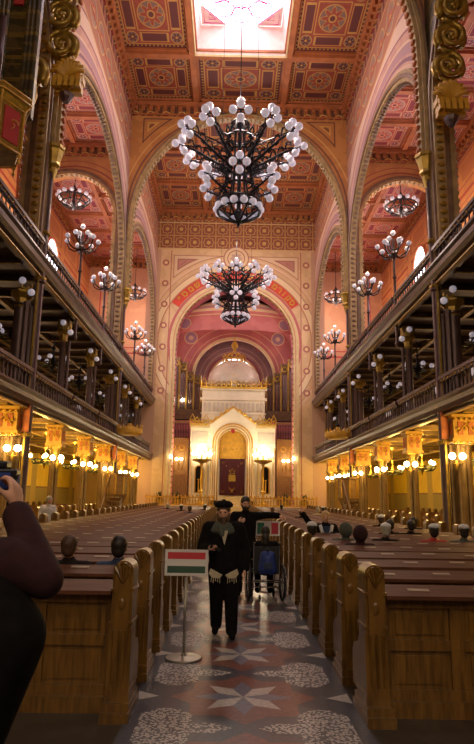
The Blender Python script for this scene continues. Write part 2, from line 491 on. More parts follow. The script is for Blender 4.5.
def arch_wall(name, axis, d0, d1, s0, s1, cs, a, b, z0, zb, top, m):
    """wall slab d0..d1 spanning s0..s1 with one arched opening (half width a, rise b, springing z0) and legs down to zb"""
    mb = MB()
    def P(s, d, z): return (s, d, z) if axis == 'y' else (d, s, z)
    N = 28
    cur = [(cs-a*cos(PI*i/N), z0+b*sin(PI*i/N)) for i in range(N+1)]
    def hexa(p, q):
        vs = [P(p[0],d0,p[1]), P(q[0],d0,q[1]), P(q[0],d1,q[1]), P(p[0],d1,p[1]), P(p[0],d0,top), P(q[0],d0,top), P(q[0],d1,top), P(p[0],d1,top)]
        mb.add(vs, [(0,1,2,3), (0,1,5,4), (3,2,6,7), (4,5,6,7)])
    for i in range(N): hexa(cur[i], cur[i+1])
    for e0, e1 in ((s0, cs-a), (cs+a, s1)):
        if e1-e0 > .01:
            if axis == 'y': mb.box(e0, e1, min(d0,d1), max(d0,d1), zb, top)
            else: mb.box(min(d0,d1), max(d0,d1), e0, e1, zb, top)
    return mb.build(name, m, kind='structure', recalc=False)

def rib(axis, d0, d1, cs, a, b, z0, zb, w0, w1, m, teeth=None, tstep=.34, tsize=.11):
    """moulded band following an arch and its legs, between offsets w0 and w1 inside/outside the curve"""
    mb = MB(); N = 36
    def curve(o): return [(cs-(a-o), zb)] + [(cs-(a-o)*cos(PI*i/N), z0+(b-o)*sin(PI*i/N)) for i in range(N+1)] + [(cs+(a-o), zb)]
    A = curve(w0); B = curve(w1)
    def P(s, d, z): return (s, d, z) if axis == 'y' else (d, s, z)
    vs = []; 
    for p, q in zip(A, B): vs += [P(p[0],d0,p[1]), P(q[0],d0,q[1]), P(q[0],d1,q[1]), P(p[0],d1,p[1])]
    fs = []
    for i in range(len(A)-1):
        o = i*4
        for j in range(4): fs.append((o+j, o+(j+1) % 4, o+4+(j+1) % 4, o+4+j))
    mb.add(vs, fs, 0)
    if teeth:
        # walk along the inner curve
        path = curve(w1+tsize*.6); acc = 0; dm = (d0+d1)/2; hw = abs(d1-d0)/2*.8
        for p, q in zip(path[:-1], path[1:]):
            L = math.hypot(q[0]-p[0], q[1]-p[1]); t = acc
            while t < L:
                u = t/L; s_ = p[0]+(q[0]-p[0])*u; z_ = p[1]+(q[1]-p[1])*u
                c = P(s_, dm, z_)
                if axis == 'y': mb.sphere(c, tsize, 6, 4, 1, (1, hw/tsize, 1))
                else: mb.sphere(c, tsize, 6, 4, 1, (hw/tsize, 1, 1))
                t += tstep
            acc = t-L
    return trim(mb, [M[m], M[teeth or m]])

# arcade walls of the nave
for s in (-1, 1):
    for k, (ya, yb) in enumerate(((-5.0+.0, 4.0), (4.0, 17.6), (17.6, 31.2), (31.2, 44.5))):
        c = (ya+yb)/2; a = (yb-ya)/2-.38
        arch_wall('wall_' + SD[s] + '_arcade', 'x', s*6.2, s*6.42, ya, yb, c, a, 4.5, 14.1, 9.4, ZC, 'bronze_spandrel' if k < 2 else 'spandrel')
        if k == 0: continue
        rib('x', s*6.12, s*6.24, c, a, 4.5, 14.1, 9.4, -.30, -.16, 'rib_stone')
        rib('x', s*6.08, s*6.24, c, a, 4.5, 14.1, 9.4, -.16, .0, 'rib_dark')
        rib('x', s*6.14, s*6.46, c, a, 4.5, 14.1, 9.4, .0, .13, 'rib_stone', 'rib_dark' if k > 1 else 'gold_dark', .27, .08)
# transverse nave arches
for y in PIERS[1:]:
    arch_wall('wall_transverse', 'y', y-.05, y+.55, -W, W, 0, 5.98, 7.0, 16.3, 12.6, ZC, 'transverse')
    rib('y', y-.15, y+.05, 0, 5.98, 7.0, 16.3, 12.6, -.22, -.10, 'rib_dark')
    rib('y', y-.22, y+.05, 0, 5.98, 7.0, 16.3, 12.6, -.10, .02, 'rib_stone')
    rib('y', y-.10, y+.30, 0, 5.98, 7.0, 16.3, 12.6, .02, .12, 'rib_stone', 'rib_stone' if y > 20 else 'brick_red', .27, .075)
    for s in (-1, 1):
        arch_wall('wall_' + SD[s] + '_aisle_arch', 'y', y-.05, y+.5, min(s*6.42, s*XO), max(s*6.42, s*XO), s*9.45, 2.6, 2.6, 16.8, 8.6, ZA, 'transverse_aisle')
        rib('y', y-.18, y, s*9.45, 2.6, 2.6, 16.8, 8.6, -.28, -.1, 'rib_dark')
        rib('y', y-.22, y+.1, s*9.45, 2.6, 2.6, 16.8, 8.6, -.1, .05, 'rib_stone', 'rib_stone', .27, .07)
# end wall with the chancel arch
arch_wall('wall_front', 'y', YE, YE+1.6, -W-.7, W+.7, 0, 4.65, 4.65, 13.1, 0, ZC, 'chancel')
rib('y', YE-.08, YE+.1, 0, 4.65, 4.65, 13.1, 1, -.25, -.05, 'marble_tan')
mat('chancel_fill_glow', (.9,.8,.9), .5, emit=(1.0,.78,.74), es=5)  # glow for hidden side windows, added to brighten the chancel
def pink(): return mixc(noise(2, 3) > .5, (.66,.21,.25), (.60,.18,.22))
mat('pink_plaster', pink, .5)
rib('y', YE+.1, YE+1.65, 0, 4.65, 4.65, 13.1, 1, .0, .12, 'pink_plaster')
rib('y', YE+.0, YE+.4, 0, 4.65, 4.65, 13.1, 1, .0, .14, 'marble_tan', 'gold_dark', .4, .07)
# chancel room
for s in (-1, 1): bx('wall_' + SD[s] + '_chancel', s*5.3, s*5.6, YE+1.6, 51.5, 0, 18, 'pink_plaster')
arch_wall('wall_chancel_back', 'y', 50.2, 50.6, -5.5, 5.5, 0, 3.4, 3.4, 11.5, 1, 18, 'apse')
rib('y', 50.05, 50.25, 0, 3.4, 3.4, 11.5, 1, -.2, .05, 'marble_tan')
bx('wall_apse', -3.8, 3.8, 51.5, 51.8, 0, 16, 'apse_inner')
mb = MB()        # shallow dome over the chancel
R0, C0 = 5.9, Vector((0, 48.1, 14.2)); vs = []; fs = []; NA, NB = 40, 10
for j in range(NB+1):
    t = PI/2*j/NB
    for i in range(NA):
        a = 2*PI*i/NA; vs.append((C0.x+R0*cos(t)*cos(a), C0.y+2.9*cos(t)*sin(a)*1.25, C0.z+3.4*sin(t)))
for j in range(NB):
    for i in range(NA):
        i2 = (i+1) % NA; fs.append((j*NA+i, j*NA+i2, (j+1)*NA+i2, (j+1)*NA+i))
mb.add(vs, fs); mb.build('ceiling_chancel', M['vault'], kind='structure', recalc=False)
bx('ceiling_chancel_roof', -5.6, 5.6, YE+1.6, 51.8, 18, 18.3, 'apse')
mb = MB(); T = Matrix.Translation((0, 51.48, 11.5)) @ Matrix.Rotation(PI/2, 4, 'X')
mb.lathe([(2.0,0),(2.0,.05),(0,.05)], (0,0,0), 32, 0, T)
mb.tube([(2.05*cos(a*PI/16), 51.4, 11.5+2.05*sin(a*PI/16)) for a in range(32)], .09, 6, 1, True)
for k in range(12): mb.tube([(.9*cos(k*PI/6), 51.4, 11.5+.9*sin(k*PI/6)), (2*cos(k*PI/6), 51.4, 11.5+2*sin(k*PI/6))], .04, 5, 1)
window(mb, [M['daylight_pink'], M['marble_tan']])
for s in (-1, 1):
    mb = MB(); mb.box(min(s*5.29, s*5.25), max(s*5.29, s*5.25), 46.9, 48.1, 12.2, 15.2, 0); mb.tube([(s*5.24,46.9,12.2),(s*5.24,48.1,12.2),(s*5.24,48.1,15.2),(s*5.24,46.9,15.2)], .06, 5, 1, True); window(mb, [M['chancel_fill_glow'], M['marble_tan']])  # unseen side window, added to light the chancel
# aisle windows with round heads
for s in (-1, 1):
    for yc in (24.5, 37.9):
        mb = MB(); pts = [(yc-1.35, 10.5), (yc+1.35, 10.5)] + [(yc+1.35*cos(a*PI/12), 16.9+1.5*sin(a*PI/12)) for a in range(13)]
        mb.prism(pts, s*12.33, s*12.39, 'x'); mb.tube([(s*12.33, p[0], p[1]) for p in pts], .10, 6, 1, True)
        for yy in (yc-.4, yc+.4): mb.tube([(s*12.31, yy, 10.5), (s*12.31, yy, 18.0)], .03, 5, 1)
        window(mb, [M['daylight'], M['beam_aisle']])

# ceilings with coffers
def coffered(name, x0, x1, y0, y1, z, nx, ny, mp, mbm, skip=(), xs=None, ys=None, bw=.16, bd=.30):
    mb = MB(); fr = MB()
    xs = xs or [x0+(x1-x0)*i/nx for i in range(nx+1)]; ys = ys or [y0+(y1-y0)*j/ny for j in range(ny+1)]
    for i in range(len(xs)-1):
        for j in range(len(ys)-1):
            if (i, j) in skip: continue
            o = len(mb.f)
            mb.add([(xs[i],ys[j],z), (xs[i+1],ys[j],z), (xs[i+1],ys[j+1],z), (xs[i],ys[j+1],z)], [(0,1,2,3)], 0)
            mb.uv[o] = [(0,0), (1,0), (1,1), (0,1)]
    for i, x in enumerate(xs):
        mb.box(x-bw, x+bw, y0, y1, z-bd, z-.002, 1); mb.box(x-bw*1.7, x+bw*1.7, y0, y1, z-bd*.4, z-.001, 1)
    for y in ys:
        mb.box(x0, x1, y-bw, y+bw, z-bd-.003, z-.002, 1); mb.box(x0, x1, y-bw*1.7, y+bw*1.7, z-bd*.4, z-.003, 1)
    return mb.build(name, [M[mp], M[mbm]], kind='structure', recalc=False)
coffered('ceiling_nave_front', -W, W, 31.75, 44.5, ZC, 3, 3, 'coffer_nave', 'beam_nave', xs=[-6.2,-2.5,2.5,6.2])
coffered('ceiling_nave_middle', -W, W, 18.15, 31.15, ZC, 3, 3, 'coffer_nave', 'beam_nave', skip=[(1,1)], xs=[-6.2,-2.5,2.5,6.2], ys=[18.15,22.3,27.15,31.15])
coffered('ceiling_nave_rear', -W, W, 4, 17.55, ZC, 3, 3, 'coffer_nave', 'beam_nave', skip=[(1,1)], xs=[-6.2,-2.5,2.5,6.2])
coffered('ceiling_nave_entrance', -W, W, Y0, 4, ZC, 3, 2, 'coffer_nave', 'beam_nave')
for s in (-1, 1):
    for y0, y1 in ((Y0, 17.5), (18.1, 31.1), (31.75, 48.3)):
        coffered('ceiling_' + SD[s] + '_aisle', min(s*6.40, s*XO), max(s*6.40, s*XO), y0, y1, ZA, 2, max(3, round((y1-y0)/2.7)), 'coffer_aisle', 'beam_aisle', bw=.13, bd=.25)
# outer roof so no daylight leaks
bx('ceiling_roof_left', -XO-.4, -W-.23, Y0-.4, 52, ZA+.05, ZA+.4, 'soffit'); bx('ceiling_roof_right', W+.23, XO+.4, Y0-.4, 52, ZA+.05, ZA+.4, 'soffit')
# cornices
def cornice_run(axis, a0, a1, d, sgn, z, hh, m2='gold_dark'):
    mb = MB()
    def B(u0, u1, w0, w1, z0, z1, mi):
        w0, w1 = sorted((d+sgn*w0, d+sgn*w1))
        if axis == 'y': mb.box(w0, w1, u0, u1, z0, z1, mi)
        else: mb.box(u0, u1, w0, w1, z0, z1, mi)
    B(a0, a1, 0, .10, z-hh, z, 0); B(a0, a1, .10, .30, z-hh*.3, z, 1); B(a0, a1, .1, .16, z-hh, z-hh*.9, 1)
    n = int((a1-a0)/.42)
    for i in range(n):
        u = a0+(a1-a0)*(i+.5)/n
        B(u-.09, u+.09, .1, .24, z-hh*.62, z-hh*.3, 1)
    return trim(mb, [M['cornice'], M['beam_nave']])
cornice_run('x', -W, W, 31.15, -1, ZC-.25, .75)
cornice_run('x', -W, W, YE, -1, ZC-.25, .75)
for s in (-1, 1):
    cornice_run('y', 18.15, 31.1, s*W, -s, ZC-.25, .75); cornice_run('y', 31.8, 44.4, s*W, -s, ZC-.25, .75)
    x0, x1 = sorted((s*6.8, s*XO))
    cornice_run('x', x0, x1, 31.1, -1, ZA-.2, .7); cornice_run('x', x0, x1, 48.3, -1, ZA-.2, .7)
    cornice_run('y', 18.2, 31.0, s*XO, -s, ZA-.2, .7); cornice_run('y', 31.8, 48.2, s*XO, -s, ZA-.2, .7)
# skylights
for (ya, yb) in ((22.3, 27.15), (8.52, 13.03)):
    mb = MB(); x = 2.34; yA, yB = ya+.16, yb-.16; zt = ZC+1.3; q = 2.05; yc = (ya+yb)/2; hy = (yB-yA)/2-.3
    c0 = [(-x,yA,ZC-.3), (x,yA,ZC-.3), (x,yB,ZC-.3), (-x,yB,ZC-.3)]; c1 = [(-q,yc-hy,zt), (q,yc-hy,zt), (q,yc+hy,zt), (-q,yc+hy,zt)]
    mb.add(c0+c1, [(0,1,5,4), (1,2,6,5), (2,3,7,6), (3,0,4,7)], 1)
    mb.add(c1, [(0,1,2,3)], 0)
    for sx in (-1, 1):
        for sy in (-1, 1):
            P = lambda u, v, dz: (sx*(q-u), yc+sy*(hy-v), zt-dz)
            mb.add([P(0,0,.05), P(1.35,0,.05), P(0,1.35,.05)], [(0,1,2)], 2)
            mb.tube([P(.15,.15,.07), P(1.15,.15,.07), P(.15,1.15,.07)], .03, 4, 3, True)
            mb.tube([P(.4,.4,.08), P(.75,.4,.08), P(.4,.75,.08)], .02, 4, 3, True)
    for k in range(8):
        a = 2*PI*k/8; cx, cy = 1.25*cos(a), yc+1.25*sin(a)
        mb.tube([(cx+.52*cos(t*PI/8), cy+.52*sin(t*PI/8), zt-.06) for t in range(16)], .035, 4, 3, True)
    mb.tube([(.85*cos(t*PI/12), yc+.85*sin(t*PI/12), zt-.06) for t in range(24)], .03, 4, 3, True)
    mb.tube([(x, yA, ZC-.3), (x, yB, ZC-.3), (-x, yB, ZC-.3), (-x, yA, ZC-.3)], .07, 4, 4, True)
    window(mb, [M['daylight'], M['lightwell'], M['lightwell'], M['magenta_glass'], M['marble_tan']])

# galleries: floor slabs, soffit beams, front fascia
for s in (-1, 1):
    for zb, zr, low in ((8.25, 9.4, 0), (4.15, 5.3, 1)):
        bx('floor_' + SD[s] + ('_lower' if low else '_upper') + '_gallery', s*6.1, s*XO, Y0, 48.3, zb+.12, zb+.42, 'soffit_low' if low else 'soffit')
        mb = MB(); y = Y0+.5
        while y < 48:
            mb.box(min(s*6.3, s*XO), max(s*6.3, s*XO), y-.09, y+.09, zb-.05, zb+.12, 0)
            mb.box(min(s*6.3, s*XO), max(s*6.3, s*XO), y-.10, y-.075, zb-.07, zb-.03, 1)
            y += 1.5
        for xx in (8.2, 10.3): mb.box(min(s*(xx-.08), s*(xx+.08)), max(s*(xx-.08), s*(xx+.08)), Y0, 48.2, zb-.09, zb+.12, 0); mb.box(min(s*(xx-.1), s*(xx-.07)), max(s*(xx-.1), s*(xx-.07)), Y0, 48.2, zb-.11, zb-.06, 1)
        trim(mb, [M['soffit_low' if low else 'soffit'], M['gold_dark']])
        # fascia profile (x offset from nave side, z)
        pr = [(6.3, zb), (6.12, zb), (6.10, zb+.05), (6.0, zb+.10), (5.93, zb+.22), (5.90, zb+.34), (5.82, zb+.40), (5.82, zb+.46), (6.3, zb+.46)]
        mb = MB(); mb.prism([(s*p, z) for p, z in pr], Y0, 44.4, 'y', 0)
        mb.box(min(s*6.05, s*6.18), max(s*6.05, s*6.18), Y0, 44.4, zb-.035, zb+.0, 1)
        trim(mb, [M['iron_light' if not low else 'iron'], M['gold_dark']])
# platform and steps before the chancel
bx('floor_platform', -6.9, 6.9, 42.6, 51.5, 0, 1.0, 'marble_tan')
mb = MB()
for i in range(4): mb.box(-1.4, 1.4, 42.6-.3*(4-i), 42.62, .2*i, .2*(i+1))
trim(mb, M['marble_tan'])

# aisle mosaic : stars, pebble crosses, borders
mb = MB()
XA = .86; cx = .02; P = 1.45; base = 5.76
mb.box(-.95+cx, .95+cx, 2.5, 42, .0, .006, 0)
def poly(pts, z, mi): mb.add([(p[0], p[1], z) for p in pts], [list(range(len(pts)))], mi)
n = -2
while base+n*P < 40:
    yc = base+n*P; n += 1
    # red ground: octagon-like field made of two squares
    for r0 in (0, PI/4):
        R = .64
        poly([(cx+R*cos(r0+k*PI/2), yc+R*1.02*sin(r0+k*PI/2)) for k in range(4)], .0068+r0*.0004, 1)
    for k in range(8):                        # eight rhombs
        a = k*PI/4+PI/8*0; r1, r2 = .24, .44
        pts = [(cx, yc), (cx+r1*cos(a-PI/8), yc+r1*sin(a-PI/8)), (cx+r2*cos(a), yc+r2*sin(a)), (cx+r1*cos(a+PI/8), yc+r1*sin(a+PI/8))]
        poly(pts, .0078, 2 if k % 2 else 3)
    for s in (-1, 1):                         # small cream triangles at the kerb, pebble shapes between the stars
        poly([(cx+s*.94, yc-.13), (cx+s*.94, yc+.13), (cx+s*.74, yc)][::s], .0075, 2)
        ym = yc+P/2
        pts = [(.10, 0), (.24, .10), (.42, .10), (.42, .28), (.56, .42), (.70, .42), (.84, .28), (.84, -.28), (.70, -.42), (.56, -.42), (.42, -.28), (.42, -.10), (.24, -.10)]
        poly([(cx+s*p, ym+q) for p, q in pts][::s], .0072, 4)
mb.build('floor_mosaic', [M['m_border'], M['m_red'], M['m_cream'], M['m_blue'], M['pebble']], kind='structure', recalc=False)

# ------------------------------------------------------------------ columns
def lathe_mesh(name, prof, m, n=12, smooth='auto', **k): return MB().lathe(prof, n=n, **k).mesh(name, m, smooth)
def fluted(r, z0, z1, n=8):
    prof = [(r*1.25, z0), (r*1.25, z0+.06), (r, z0+.12), (r, z1-.1), (r*1.2, z1-.05), (r*1.2, z1)]
    return prof
def plaque_mesh():
    mb = MB(); mb.box(-.30, .30, -.28, .28, 0, .66, 0)
    for sx in (-1, 1):
        for k in range(2):
            mb.box(sx*.30 - (.03 if sx < 0 else 0), sx*.30+(.03 if sx > 0 else 0), -.19+k*.26, -.07+k*.26, .14, .52, 1)
            mb.box(-.19+k*.26, -.07+k*.26, sx*.28-(.03 if sx < 0 else 0), sx*.28+(.03 if sx > 0 else 0), .14, .52, 1)
    mb.box(-.36, .36, -.34, .34, .64, .74, 0); mb.box(-.34, .34, -.32, .32, -.06, .04, 0)
    for k in range(5): mb.sphere((-.28+.14*k, -.33, .60), .05, 6, 4, 0); mb.sphere((-.28+.14*k, -.31, -.08), .05, 6, 4, 0)
    for k in range(3): mb.sphere((-.20+.2*k, -.32, .33), .05, 6, 4, 0)
    mb.tube([(-.20,-.33,.2), (0,-.35,.48), (.20,-.33,.2)], .022, 5, 0)
    return mb.mesh('plaque', [M['gold_paint'], M['brick_red']])
PLQ = plaque_mesh()
GCAP = MB().lathe([(.16,0),(.18,.06),(.15,.1),(.17,.3),(.26,.42),(.28,.46),(.28,.52),(.2,.54)], n=8).mesh('capital', M['gold_dark'], False)
def col_thin(y, s):
    i = THIN.index(y)
    t = thing('column', '%s slim iron gallery column on the %s side of the nave, in a gilded capital' % (ORD[i], SD[s]), 'column', (s*6.55, y, 0), 0, 'slim gallery columns')
    mb = MB(); mb.box(-.30, .30, -.30, .30, 0, .5); mb.lathe([(.28,.5),(.28,.6),(.2,.7)], n=12); mb.build('base', 'iron', t)
    mb = MB()
    for dx, dy in ((-.11, 0), (.11, 0), (0, .11), (0, -.11)): mb.lathe(fluted(.065, .65, 3.1), (dx, dy, 0), 8)
    mb.build('lower_shaft', 'shaft_bronze', t, 'auto')
    inst(GCAP, 'capital', t, (0, 0, 3.0), sc=(1.1, 1.1, .8)); inst(PLQ, 'capital_block', t, (0, 0, 3.42), sc=(.9, .9, .98))
    mb = MB(); mb.lathe(fluted(.13, 4.6, 7.35), (0, 0, 0), 10); mb.lathe(fluted(.06, 4.6, 7.35), (-s*.22, 0, 0), 8); mb.build('upper_shaft', 'iron', t, 'auto')
    inst(GCAP, 'capital', t, (0, 0, 7.3), sc=(1, 1, .9))
    mb = MB(); mb.box(-.2, .2, -.2, .2, 7.72, 8.2); mb.build('impost', 'iron', t)
    mb = MB(); mb.box(-.16, .16, -.24, -.2, 7.76, 8.14); mb.box(min(-s*.24, -s*.2), max(-s*.24, -s*.2), -.16, .16, 7.76, 8.14); mb.build('impost_panel', 'gold_dark', t)
    return t
for s in (-1, 1):
    for y in THIN: col_thin(y, s)
def pier(y, s, i):
    t = thing('clustered_column', '%s tall clustered iron column with gold fillets rising to the nave arches on the %s' % (ORD[i], SD[s]), 'column', (s*6.3, y, 0), 0, 'tall clustered columns')
    mb = MB(); mb.box(-.45, .6 if s > 0 else .45, -.42, .42, 0, .55) if s > 0 else mb.box(-.6, .45, -.42, .42, 0, .55)
    mb.lathe([(.4,.55),(.4,.66),(.3,.76)], (s*.2, 0, 0), 12); mb.build('base', 'iron', t)
    mb = MB(); mb.lathe(fluted(.24, .7, 3.3), (s*.28, 0, 0), 16)
    for a in range(6): mb.lathe(fluted(.07, .7, 3.3), (s*.28+.27*cos(a*PI/3), .27*sin(a*PI/3), 0), 8)
    mb.build('lower_shaft', 'shaft_bronze', t, 'auto')
    mb = MB(); mb.lathe(fluted(.22, 4.6, 7.35), (s*.28, 0, 0), 16); mb.lathe(fluted(.1, 4.6, 7.35), (s*.05, .22, 0), 8); mb.lathe(fluted(.1, 4.6, 7.35), (s*.05, -.22, 0), 8); mb.build('upper_shaft', 'iron', t, 'auto')
    mb = MB(); mb.lathe([(.15, .7), (.12, .8), (.12, 8.0), (.17, 8.05), (.17, 8.15), (.12, 8.2), (.12, 11.5), (.16, 11.6), (.16, 11.75), (.11, 11.9), (.11, 15.2)], (-s*.20, 0, 0), 12)
    mb.build('front_shaft', 'iron', t, 'auto')
    mb = MB()
    for dy in (-.17, .17): mb.box(-s*.2-.025, -s*.2+.025, dy-.025, dy+.025, .8, 15.0)
    for z in (3.3, 4.35, 8.1, 9.6, 11.7, 14.2): mb.lathe([(.13,0),(.19,.03),(.19,.1),(.13,.14)], (-s*.2, 0, z), 10)
    mb.build('gold_fillet', 'gold_dark', t)
    mb = MB()
    for dy in (-.30, .30): mb.lathe([(.08, 8.6), (.07, 8.7), (.07, 15.2)], (-s*.06, dy, 0), 8)
    mb.lathe([(.09,8.6),(.08,8.7),(.08,15.2)], (s*.1, -.34, 0), 8)
    mb.build('side_shaft', 'iron_light', t, 'auto')
    inst(PLQ, 'capital_block', t, (s*.32, -.08, 3.42), sc=(1.15, 1.15, 1))
    mb = MB(); mb.box(-s*.2-.10, -s*.2+.10, -.2, -.14, 3.45, 4.3); mb.build('brick_panel', 'brick_red', t)
    inst(GCAP, 'capital', t, (s*.28, 0, 7.2), sc=(1.4, 1.4, 1))
    mb = MB(); mb.lathe([(.14,11.9),(.22,12.0),(.2,12.1),(.3,12.5),(.34,12.55),(.34,12.65),(.16,12.7)], (-s*.3, 0, 0), 8)
    mb.lathe([(.05,11.5),(.14,11.8),(.14,11.9)], (-s*.3, 0, 0), 8); mb.build('corbel', 'gold_dark', t)
    return t
for s in (-1, 1):
    for i, y in enumerate(PIERS): pier(y, s, i)
# balustrades
BAL = MB().lathe([(.035,0),(.05,.03),(.028,.08),(.045,.22),(.024,.34),(.024,.46),(.045,.50),(.045,.53)], n=6).mesh('baluster', M['iron'], True)
seg = sorted(PIERS+THIN+[44.3])
for s in (-1, 1):
    for zb, lev in ((8.71, 'upper'), (4.61, 'lower')):
        for i in range(1, len(seg)-1):
            ya, yb = seg[i]+.12, seg[i+1]-.12
            t = thing('balustrade', '%s bay of the %s gallery balustrade on the %s side, dark with gilt studs' % (ORD[i-1], lev, SD[s]), 'balustrade', (s*6.1, (ya+yb)/2, zb), 0, lev+' gallery balustrades')
            L = (yb-ya)/2
            mb = MB(); mb.box(-.10, .10, -L, L, .60, .70); mb.box(-.06, .06, -L, L, .52, .60); mb.build('top_rail', 'iron', t)
            mb = MB(); mb.box(-.08, .08, -L, L, 0, .06); mb.build('bottom_rail', 'iron', t)
            mb = MB(); nb = 15 if yb < 31 else 10
            for k in range(nb): mb.sphere((-s*.07, -L+2*L*(k+.5)/nb, .56), .028, 6, 4)
            mb.build('gilt_studs', 'gold', t, kind='stuff')
            for k in range(nb): inst(BAL, 'baluster', t, (0, -L+2*L*(k+.5)/nb, .03))
# ------------------------------------------------------------------ lamps
GLOBE = MB().sphere((0,0,0), 1, 12, 8).mesh('globe', M['opal_glass'], True)
GLIT = MB().sphere((0,0,0), 1, 10, 7).mesh('globe', M['lit_globe'], True)
GLITW = MB().sphere((0,0,0), 1, 10, 7).mesh('globe', M['lit_white'], True)
def light(name, loc, power, color, r=.15, kind='POINT', **k):
    l = bpy.data.lights.new(name, kind); l.energy = power; l.color = color
    if kind == 'POINT': l.shadow_soft_size = r
    for a, b in k.items(): setattr(l, a, b)
    o = bpy.data.objects.new(name, l); COL.objects.link(o); o.location = loc; return o

def great_chandelier(loc, label, sc, wires, ztop):
    t = thing('great_chandelier', label, 'chandelier', loc, 0, 'great nave chandeliers'); t.scale = (sc, sc, sc)
    core = MB()
    # central openwork cage
    for z, r in ((2.9,.30),(2.2,.42),(1.4,.42),(.6,.40),(-.4,.55),(-1.2,.78),(-1.6,.72)):
        r *= 1.35; core.tube([(r*cos(a*PI/12), r*sin(a*PI/12), z) for a in range(24)], .065, 5, 0, True)
    for k in range(8):
        a = k*PI/4+PI/8
        core.tube([(r*1.35*cos(a), r*1.35*sin(a), z) for z, r in ((3.1,.15),(2.9,.30),(2.2,.42),(.6,.40),(-.4,.55),(-1.2,.78),(-1.6,.72),(-2.0,.25),(-2.1,.02))], .05, 5)
    core.lathe([(.12,3.1),(.2,2.9),(.10,2.7),(.10,-1.4),(.22,-1.6),(.05,-2.1),(.09,-2.2),(.01,-2.35)], n=10)
    for z in (2.2, 1.4, .6, -.4, -1.2):
        for k in range(8):
            a = k*PI/4; core.tube([(.42*cos(a), .42*sin(a), z), (.85*cos(a), .85*sin(a), z+.25), (.9*cos(a), .9*sin(a), z-.1), (.62*cos(a), .62*sin(a), z-.25)], .05, 4)
    core.build('cage', 'dark_metal', t, 'auto')
    gl = []
    NAr = 12
    for k in range(NAr):                 # upper long arms
        a = k*2*PI/NAr + PI/2
        mb = MB(); ca, sa = cos(a), sin(a)
        P = lambda r, z, w=0: (r*ca-w*sa, r*sa+w*ca, z)
        mb.tube([P(.35,.5), P(1.2,.95), P(2.0,1.45), P(2.72,1.75)], [.07,.075,.06,.045], 6)
        mb.tube([P(.38,1.4), P(1.3,1.62), P(2.72,1.75)], .03, 5)
        mb.tube([P(.4,2.3), P(1.2,1.7), P(1.7,1.55)], .025, 5)
        for j in range(5):                # cast leaf openwork along the arm
            r = .7+.36*j; z = .68+.42*j*.62
            mb.tube([P(r,z), P(r+.08,z+.28), P(r+.25,z+.30), P(r+.28,z+.12)], .05, 4); mb.tube([P(r,z-.05), P(r+.1,z-.22), P(r+.25,z-.08)], .045, 4)
        e = P(2.72, 1.78)
        pos = [P(2.72,2.15), P(3.02,1.85,.0), P(2.68,1.80,.33), P(2.68,1.80,-.33), P(2.6,1.48)]
        for g in pos: mb.tube([e, g], .03, 4)
        mb.build('arm', 'dark_metal', t, 'auto'); gl += pos[:5]
    for k in range(6):                   # middle arms
        a = k*2*PI/6 + PI/6
        mb = MB(); ca, sa = cos(a), sin(a)
        P = lambda r, z, w=0: (r*ca-w*sa, r*sa+w*ca, z)
        mb.tube([P(.4,-.9), P(1.0,-.55), P(1.75,-.1)], [.06,.055,.04], 6); mb.tube([P(.4,0), P(1.1,-.1), P(1.75,-.1)], .025, 5)
        for j in range(3):
            r = .65+.33*j; z = -.78+.18*j
            mb.tube([P(r,z), P(r+.08,z+.25), P(r+.25,z+.25), P(r+.26,z+.1)], .03, 4)
        pos = [P(1.75,.25), P(1.78,-.08,.30), P(1.78,-.08,-.30), P(1.7,-.42)]
        for g in pos: mb.tube([P(1.75,-.1), g], .028, 4)
        mb.build('arm', 'dark_metal', t, 'auto'); gl += pos
    for k in range(14):                  # bottom ring
        a = k*2*PI/14; gl.append((1.0*cos(a), 1.0*sin(a), -1.45))
    for g in gl[:98]: inst(GLOBE, 'globe', t, g, sc=(.185,)*3)
    mb = MB(); mb.tube([(.95*cos(a*PI/14), .95*sin(a*PI/14), -1.55) for a in range(28)], .035, 5, 0, True); mb.build('lower_ring', 'dark_metal', t)
    mb = MB(); h = (ztop-loc[2])/sc
    for x, y in wires: mb.tube([(x/sc, y/sc, 1.8), (x/sc, y/sc, h)], .012/sc, 4)
    mb.tube([(0,0,3), (0,0,h)], .02/sc, 5)
    mb.build('suspension_cable', 'dark_metal', t)
    return t
great_chandelier((0.0, 22.9, 14.6), 'nearer of the two great dark iron chandeliers hung below the skylight, with white globes', .90, [(-.75,0),(.75,0)], ZC+1.2)
light('lamp_or_fill_light', (0, 22.9, 18.6), 820, (1, .80, .70), .8); light('lamp_or_fill_light', (0, 37.6, 18.4), 620, (1, .80, .68), .8)  # fill lights added above the chandeliers to brighten the ceiling
great_chandelier((0.0, 37.6, 14.35), 'farther great dark iron chandelier with white globes hanging in front of the chancel arch', .84, [(-1.0,0),(1.0,0)], ZC-.1)

